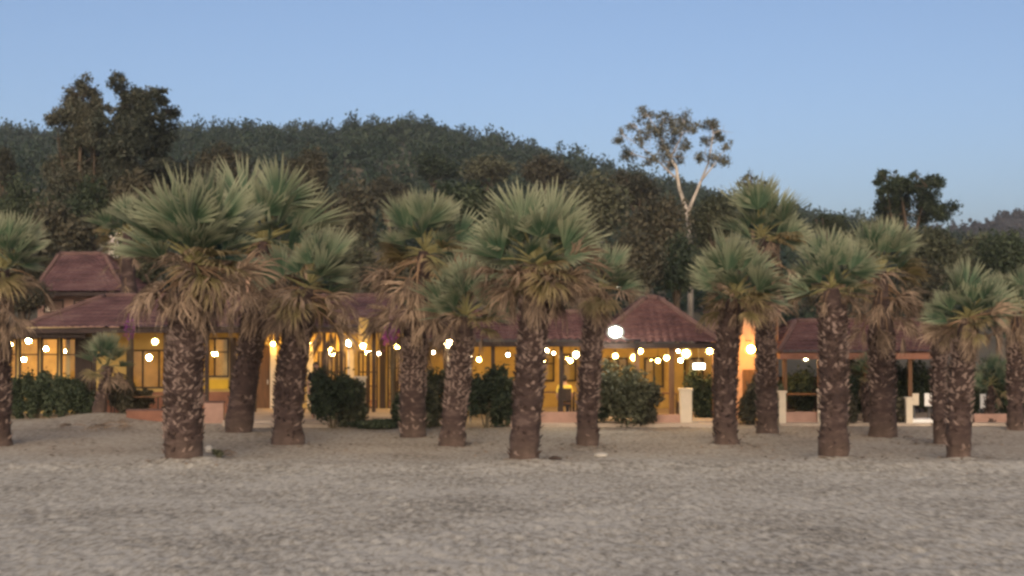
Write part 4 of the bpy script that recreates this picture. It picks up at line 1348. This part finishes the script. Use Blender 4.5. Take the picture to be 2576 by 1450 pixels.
for a in [
    (1105, 925, 1082, 90, 42.8, 'leaf_olive', 'olive shrub behind the trunk of the short dark palm'),
    (1275, 940, 1080, 80, 42.6, 'leaf_dark', 'dark shrub right behind the tall middle palm trunk'),
    (1020, 985, 1082, 70, 42.6, 'leaf_dark', 'dark shrub behind the trunk of the pale fringed palm'),
    (885, 950, 1080, 70, 42.4, 'leaf_olive', 'olive shrub between the tall hedge and the tallest pillar'),
    (1520, 945, 1066, 70, 43.0, 'leaf_dark', 'dark shrub touching the slim trunk on its right'),
    (1940, 960, 1064, 60, 44.6, 'leaf_dark', 'dark shrub left of the slim cream pillar'),
    (2155, 910, 1040, 90, 47.0, 'leaf_olive', 'olive bush deep under the right terrace roof'),
    (2420, 900, 1040, 90, 47.0, 'leaf_dark', 'dark bush behind the last front palm trunk'),
    (2500, 890, 1040, 90, 47.2, 'leaf_dark', 'tall dark bush behind the low bushy palm at the right'),
    (2130, 985, 1078, 60, 43.0, 'leaf_brown', 'low brown shrub beside the bare lattice trunk'),
    (30, 950, 1052, 60, 46.0, 'leaf_dark', 'dark shrub at the left edge under the glazed front'),
    (95, 935, 1052, 80, 46.2, 'leaf_dark', 'dark shrub under the wide window of the glazed front'),
    (150, 945, 1052, 80, 45.9, 'leaf_dark', 'dark shrub two left of the young palm, in the row under the glazed front'),
    (205, 955, 1052, 70, 46.1, 'leaf_dark', 'dark shrub touching the young palm on the mound'),
    (350, 965, 1056, 90, 46.4, 'leaf_brown', 'brown dry shrub right of the young palm'),
    (305, 955, 1058, 70, 45.6, 'leaf_brown', 'brown dry shrub close behind the young palm'),
    (838, 905, 1082, 125, 42.0, 'leaf_dark', 'tall dark hedge right of the third trunk'),
    (945, 1058, 1082, 120, 41.8, 'leaf_dark', 'low dark hedge in front of the lit doorway'),
    (1062, 960, 1082, 80, 42.2, 'leaf_olive', 'olive shrub between the two trunks left of the middle'),
    (1222, 905, 1082, 130, 42.0, 'leaf_dark', 'tall dark shrub left of the tall middle palm trunk'),
    (1565, 900, 1068, 140, 42.6, 'leaf_olive', 'big olive shrub right of the slim trunk'),
    (1615, 960, 1066, 90, 42.6, 'leaf_brown', 'brownish shrub at the right side of the big olive shrub'),
    (1770, 925, 1060, 90, 44.6, 'leaf_dark', 'dark shrub behind the stout cream pillar'),
    (1895, 930, 1066, 90, 43.6, 'leaf_brown', 'brown shrub under the amber lamp'),
    (2010, 925, 1000, 85, 46.0, 'leaf_dark', 'round dark shrub behind the slim cream pillar'),
    (2140, 940, 1070, 70, 44.0, 'leaf_dark', 'dark shrub right of the bare lattice trunk'),
    (2330, 905, 1000, 120, 47.5, 'leaf_dark', 'green bush above the white notice boards'),
    (2250, 905, 1040, 90, 48.0, 'leaf_dark', 'green bush behind the dry skirted palm trunk'),
    (2260, 1000, 1075, 60, 43.6, 'leaf_brown', 'brown shrub at the foot of the dry skirted palm'),
    (2545, 930, 1060, 80, 44.5, 'leaf_dark', 'dark bush at the right edge beside the last trunk'),
]:
    shrub(*a)
shrub(550, 1128, 1158, 34, ground_y(1158), 'leaf_olive', 'small weed growing at the right foot of the stoutest palm', n=260, size=0.07, name='weed', cat='weed', group=None)
shrub(985, 768, 862, 55, 46.2, 'bougain', 'purple flowering climber above the eave by the lit doorway', n=900, size=0.09, name='flowering_climber', cat='climbing plant', group=None, z0=0.0, lo=0.72)
shrub(325, 752, 862, 34, 46.2, 'bougain', 'purple flowering climber on the left roof slope', n=130, size=0.07, name='flowering_climber', cat='climbing plant', group=None, z0=0.0, lo=0.72)

# ------------------------------------------------------------------ tables and chairs
def copy_tree(o, parent=None):
    c = o.copy()
    COL.objects.link(c)
    c.parent = parent
    for ch in list(o.children): copy_tree(ch, c)
    return c


def mk(name, parts, label, cat, group):
    t = thing(name, (0, 0, 0), label, cat, group)
    for nm, bxs, m_ in parts:
        mb = MB()
        for b in bxs: mb.box(*b)
        mb.build(nm, M[m_], t)
    return t


leg = lambda x, y, h: [((x - .02, y - .02, 0), (x + .02, y + .02, h))]
table = mk('dining_table', [('tabletop', [((-.6, -.4, .72), (.6, .4, .75))], 'wood')] + [('leg', leg(x, y, .72), 'darkwood') for x in (-.55, .55) for y in (-.35, .35)], '', 'table', 'dining tables on the terraces')
chair = mk('dining_chair', [('seat', [((-.21, -.21, .43), (.21, .21, .46))], 'wood'), ('backrest', [((-.21, .19, .52), (.21, .215, .92))], 'darkwood')] +
           [('leg', leg(x, y, .43 if y < 0 else .92), 'darkwood') for x in (-.19, .19) for y in (-.19, .19)], '', 'chair', 'chairs at the terrace tables')
first = [True, True]


def furnish(src, k, x, y, rz, z, label):
    o = src if first[k] else copy_tree(src)
    first[k] = False
    o.location = (x, y, z); o.rotation_euler = (0, 0, rz); o['label'] = label


for nm, xx, Y, z in (('left of the stoutest trunk', 362, 46.0, 0), ('behind the yellow shirted person', 1400, 45.6, .16), ('under the pointed roof', 1655, 45.2, .15), ('on the right terrace', 2015, 45.2, .12), ('inside the wide second window of the glazed front', 75, 50.6, .12), ('inside the last window of the glazed front', 170, 51.2, .12), ('inside the room behind the lit doorway', 925, 50.8, .12)):
    p = px(xx, 1000, Y)
    furnish(table, 0, p.x, Y, 0, z, 'brown dining table ' + nm)
    furnish(chair, 1, p.x - .85, Y + .1, PI / 2, z, 'chair left of the table ' + nm)
    furnish(chair, 1, p.x + .85, Y - .05, -PI / 2, z, 'chair right of the table ' + nm)
p = px(1420, 1000, 44.6)
furnish(chair, 1, p.x, 44.55, PI, .16, 'chair under the yellow shirted person')

# ------------------------------------------------------------------ people
def skin_mesh(name, verts, edges, radii, mat, sub=2, root=0):
    me = bpy.data.meshes.new(name)
    me.from_pydata([tuple(v) for v in verts], edges, [])
    o = bpy.data.objects.new(name, me)
    COL.objects.link(o)
    md = o.modifiers.new('skin', 'SKIN')
    sk = me.skin_vertices[0].data
    for i, r in enumerate(radii):
        sk[i].radius = (r, r) if not hasattr(r, '__len__') else r
        sk[i].use_root = (i == root)
    md.use_smooth_shade = True
    s = o.modifiers.new('sub', 'SUBSURF'); s.levels = sub; s.render_levels = sub
    dg = bpy.context.evaluated_depsgraph_get()
    me2 = bpy.data.meshes.new_from_object(o.evaluated_get(dg))
    me2.name = name
    bpy.data.objects.remove(o)
    me2.materials.clear()
    me2.materials.append(mat)
    return me2


def chain(vs, es, rs, pts, start=None):
    prev = start
    for p, r in pts:
        vs.append(p); rs.append(r)
        i = len(vs) - 1
        if prev is not None: es.append((prev, i))
        prev = i
    return prev


def person(loc, rz, label, shirt, trousers, sitting):
    t = thing('person', loc, label, 'person', None, rz)
    hz_ = 0.50 if sitting else 0.92                      # hip height
    vs, es, rs = [], [], []
    chain(vs, es, rs, [((0, 0, hz_), .125)])
    sp = chain(vs, es, rs, [((0, .01, hz_ + .2), .115), ((0, .01, hz_ + .38), .13), ((0, .01, hz_ + .48), .085), ((0, 0, hz_ + .56), .05), ((0, -.01, hz_ + .64), .075), ((0, -.015, hz_ + .72), .085), ((0, 0, hz_ + .78), .06)], 0)
    for s in (-1, 1):
        end = chain(vs, es, rs, [((s * .17, .01, hz_ + .46), .06), ((s * .23, .02, hz_ + .20), .045), ((s * .20, -.14, hz_ + .04) if sitting else (s * .25, -.03, hz_ - .06), .035), ((s * .17, -.26, hz_ + .06) if sitting else (s * .25, -.06, hz_ - .13), .03)], 3)
        bp = Vector(vs[end])
        for k in range(4):                               # fingers
            dirv = Vector((.018 * (k - 1.5), -.05, .0)) if sitting else Vector((.0, .018 * (k - 1.5), -.06))
            chain(vs, es, rs, [(tuple(bp + dirv * .7 + Vector((.012 * (k - 1.5), 0, 0))), .010), (tuple(bp + dirv * 1.5), .008)], end)
        chain(vs, es, rs, [(tuple(bp + Vector((-s * .04, -.02, .0))), .011), (tuple(bp + Vector((-s * .05, -.045, -.01))), .009)], end)
        if sitting:
            chain(vs, es, rs, [((s * .10, -.05, hz_ - .02), .095), ((s * .11, -.42, hz_ + .0), .065), ((s * .11, -.44, .26), .05), ((s * .11, -.42, .07), .036), ((s * .12, -.54, .035), .03)], 0)
        else:
            chain(vs, es, rs, [((s * .09, 0, hz_ - .08), .095), ((s * .10, -.02, .50), .065), ((s * .10, .02, .26), .05), ((s * .10, .03, .08), .036), ((s * .12, -.11, .035), .03)], 0)
    body = link(bpy.data.objects.new('body', skin_mesh('body', vs, es, rs, M['skin'])), t)
    # shirt
    vs, es, rs = [], [], []
    chain(vs, es, rs, [((0, .01, hz_ - .04), .145)])
    chain(vs, es, rs, [((0, .01, hz_ + .2), .135), ((0, .01, hz_ + .38), .15), ((0, .01, hz_ + .475), .10)], 0)
    for s in (-1, 1): chain(vs, es, rs, [((s * .17, .01, hz_ + .455), .085), ((s * .225, .02, hz_ + .25), .07)], 2)
    link(bpy.data.objects.new('shirt', skin_mesh('shirt', vs, es, rs, M[shirt])), t)
    vs, es, rs = [], [], []
    chain(vs, es, rs, [((0, 0, hz_ - .01), .14)])
    for s in (-1, 1):
        if sitting: chain(vs, es, rs, [((s * .10, -.06, hz_ - .02), .108), ((s * .11, -.42, hz_), .078), ((s * .11, -.44, .26), .062), ((s * .11, -.42, .11), .05)], 0)
        else: chain(vs, es, rs, [((s * .09, 0, hz_ - .09), .11), ((s * .10, -.02, .50), .078), ((s * .10, .02, .26), .062), ((s * .10, .03, .11), .052)], 0)
    link(bpy.data.objects.new('trousers', skin_mesh('trousers', vs, es, rs, M[trousers])), t)
    mb = MB(); mb.ball((0, .022, hz_ + .735), (.092, .10, .105), 14, 10)
    link(bpy.data.objects.new('hair', mb.mesh('hair', M['hair'], True)), t)
    mb = MB(); mb.ball((0, -.108, hz_ + .685), (.014, .02, .02), 8, 6)
    for s in (-1, 1): mb.ball((s * .088, 0, hz_ + .69), (.012, .022, .03), 8, 6)
    link(bpy.data.objects.new('face', mb.mesh('face', M['skin'], True)), t)
    mb = MB()
    for s in (-1, 1): mb.ball((s * .032, -.086, hz_ + .715), (.013, .01, .009), 8, 6)
    mb.box((-.026, -.092, hz_ + .642), (.026, -.078, hz_ + .650))
    link(bpy.data.objects.new('eyes_and_mouth', mb.mesh('eyes_and_mouth', M['hair'], True)), t)
    return t


p = px(1420, 1000, 44.6)
person((p.x, 44.6, .16), PI, 'person in a yellow shirt sitting on the middle terrace seen from behind', 'shirt', 'jeans', True)
p = px(794, 1000, 44.0)
person((p.x, 44.0, .17), 0.5, 'person in black clothes standing at the left of the tall hedge', 'blackcloth', 'blackcloth', False)

# ------------------------------------------------------------------ small things on the sand
def litter(x, y, n, spread, label, name='dry_frond_litter', seed=1, scale=.6):
    Y = ground_y(y)
    b = px(x, y, Y); b.z = gz(b.x, Y)
    t = thing(name, b, label, 'plant litter')
    rg = random.Random(seed)
    for i in range(n):
        o = bpy.data.objects.new('dry_frond', DEAD[i % 3])
        o.location = (rg.uniform(-spread, spread), rg.uniform(-spread, spread) * .6, .05 + .03 * i)
        o.rotation_euler = (rg.uniform(-.3, .3), rg.uniform(-.1, .12), rg.random() * 6.28)
        o.scale = (scale,) * 3
        link(o, t)


litter(552, 1155, 4, .12, 'dry fallen fronds at the right foot of the stoutest palm', seed=4, scale=.26)
litter(232, 1082, 5, .5, 'reddish dry fronds lying on the mound of the young palm', seed=6, scale=.5)
Y = ground_y(1163); b = px(1396, 1163, Y); b.z = gz(b.x, Y)
t = thing('driftwood', b, 'small dark piece of driftwood right of the tall middle palm', 'driftwood')
mb = MB(); mb.tube([(-.14, 0, .03), (-.04, .03, .05), (.06, 0, .045), (.15, -.03, .03)], [.03, .045, .04, .02], 8, jit=.3)
link(bpy.data.objects.new('log', mb.mesh('log', M['darkwood'], True)), t)
Y = ground_y(1150); b = px(1512, 1150, Y); b.z = gz(b.x, Y)
t = thing('pale_stone', b, 'flat pale stone lying on the sand in front of the slim trunk', 'stone')
mb = MB(); mb.ball((0, 0, .04), (.17, .12, .06), 12, 8)
link(bpy.data.objects.new('stone', mb.mesh('stone', M['stone'], True)), t)
Y = ground_y(1136); b = px(526, 1136, Y); b.z = gz(b.x, Y)
t = thing('pale_stone', b, 'pale stone against the right foot of the stoutest palm', 'stone')
mb = MB(); mb.ball((0, 0, .07), (.11, .10, .10), 12, 8)
link(bpy.data.objects.new('stone', mb.mesh('stone', M['stone'], True)), t)

# leaf scraps, bits of bark and pebbles trodden into the sand
rg = np.random.default_rng(77)
def scraps(name, n, y0, y1, half, smin, smax, mat, label, seed):
    rg = np.random.default_rng(seed)
    Yp_ = rg.uniform(y0, y1, n)
    Xp_ = rg.uniform(-half, half, n) * Yp_
    if y0 > 30:  # litter gathers at the palm feet, its dark tone stands in for contact shade
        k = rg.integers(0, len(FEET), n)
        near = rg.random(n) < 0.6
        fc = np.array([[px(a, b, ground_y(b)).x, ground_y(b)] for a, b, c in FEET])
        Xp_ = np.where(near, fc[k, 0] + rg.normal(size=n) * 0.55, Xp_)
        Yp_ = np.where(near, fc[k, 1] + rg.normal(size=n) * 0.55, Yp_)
    z = gz_arr(Xp_, Yp_)
    a = rg.uniform(0, 6.28, n)
    L = rg.uniform(smin, smax, n)
    W = L * rg.uniform(0.25, 0.6, n)
    ux, uy = np.cos(a), np.sin(a)
    h = L * rg.uniform(0.1, 0.35, n) + 0.01
    v = np.stack([np.stack([Xp_ - ux * L, Yp_ - uy * L, z + 0.004], -1), np.stack([Xp_ + uy * W, Yp_ - ux * W, z + h * 0.6], -1),
                  np.stack([Xp_ + ux * L, Yp_ + uy * L, z + h], -1), np.stack([Xp_ - uy * W, Yp_ + ux * W, z + h * 0.5], -1)], 1).reshape(-1, 3)
    o = link(bpy.data.objects.new(name, np_mesh(name, v, np.arange(len(v)).reshape(-1, 4), mat)))
    tag(o, label, None, None, 'stuff')


scraps('leaf_litter', 1500, 33.0, 43.0, 0.42, 0.03, 0.11, M['frond_dead'], 'dry leaf scraps, thickened at the palm feet in place of contact shade', 5)
scraps('beach_debris', 260, 15.5, 31.5, 0.42, 0.015, 0.05, M['stone'], 'small pebbles and shells in the trodden sand', 6)
scraps('seaweed_bits', 160, 15.5, 32.0, 0.42, 0.02, 0.06, M['darkwood'], 'dark bits of dry seaweed on the sand', 7)

# ------------------------------------------------------------------ evening haze
hm = bpy.data.materials.new('haze')
hm.use_nodes = True
hn = hm.node_tree
hn.nodes.clear()
ho = hn.nodes.new('ShaderNodeOutputMaterial')
hv = hn.nodes.new('ShaderNodeVolumePrincipled')
hv.inputs['Color'].default_value = (0.90, 0.91, 0.93, 1)
hv.inputs['Density'].default_value = 0.00036
hv.inputs['Anisotropy'].default_value = 0.2
hn.links.new(hv.outputs[0], ho.inputs['Volume'])
ex, ey = float(max(-gx[0], gx[-1])) + 20, float(max(-gy[0], gy[-1])) + 20
hb = MB().box((-ex, -ey, -4.0), (ex, ey, 85.0)).build('haze', hm)
tag(hb, 'thin evening haze over the beach and hills', None, None, 'stuff')
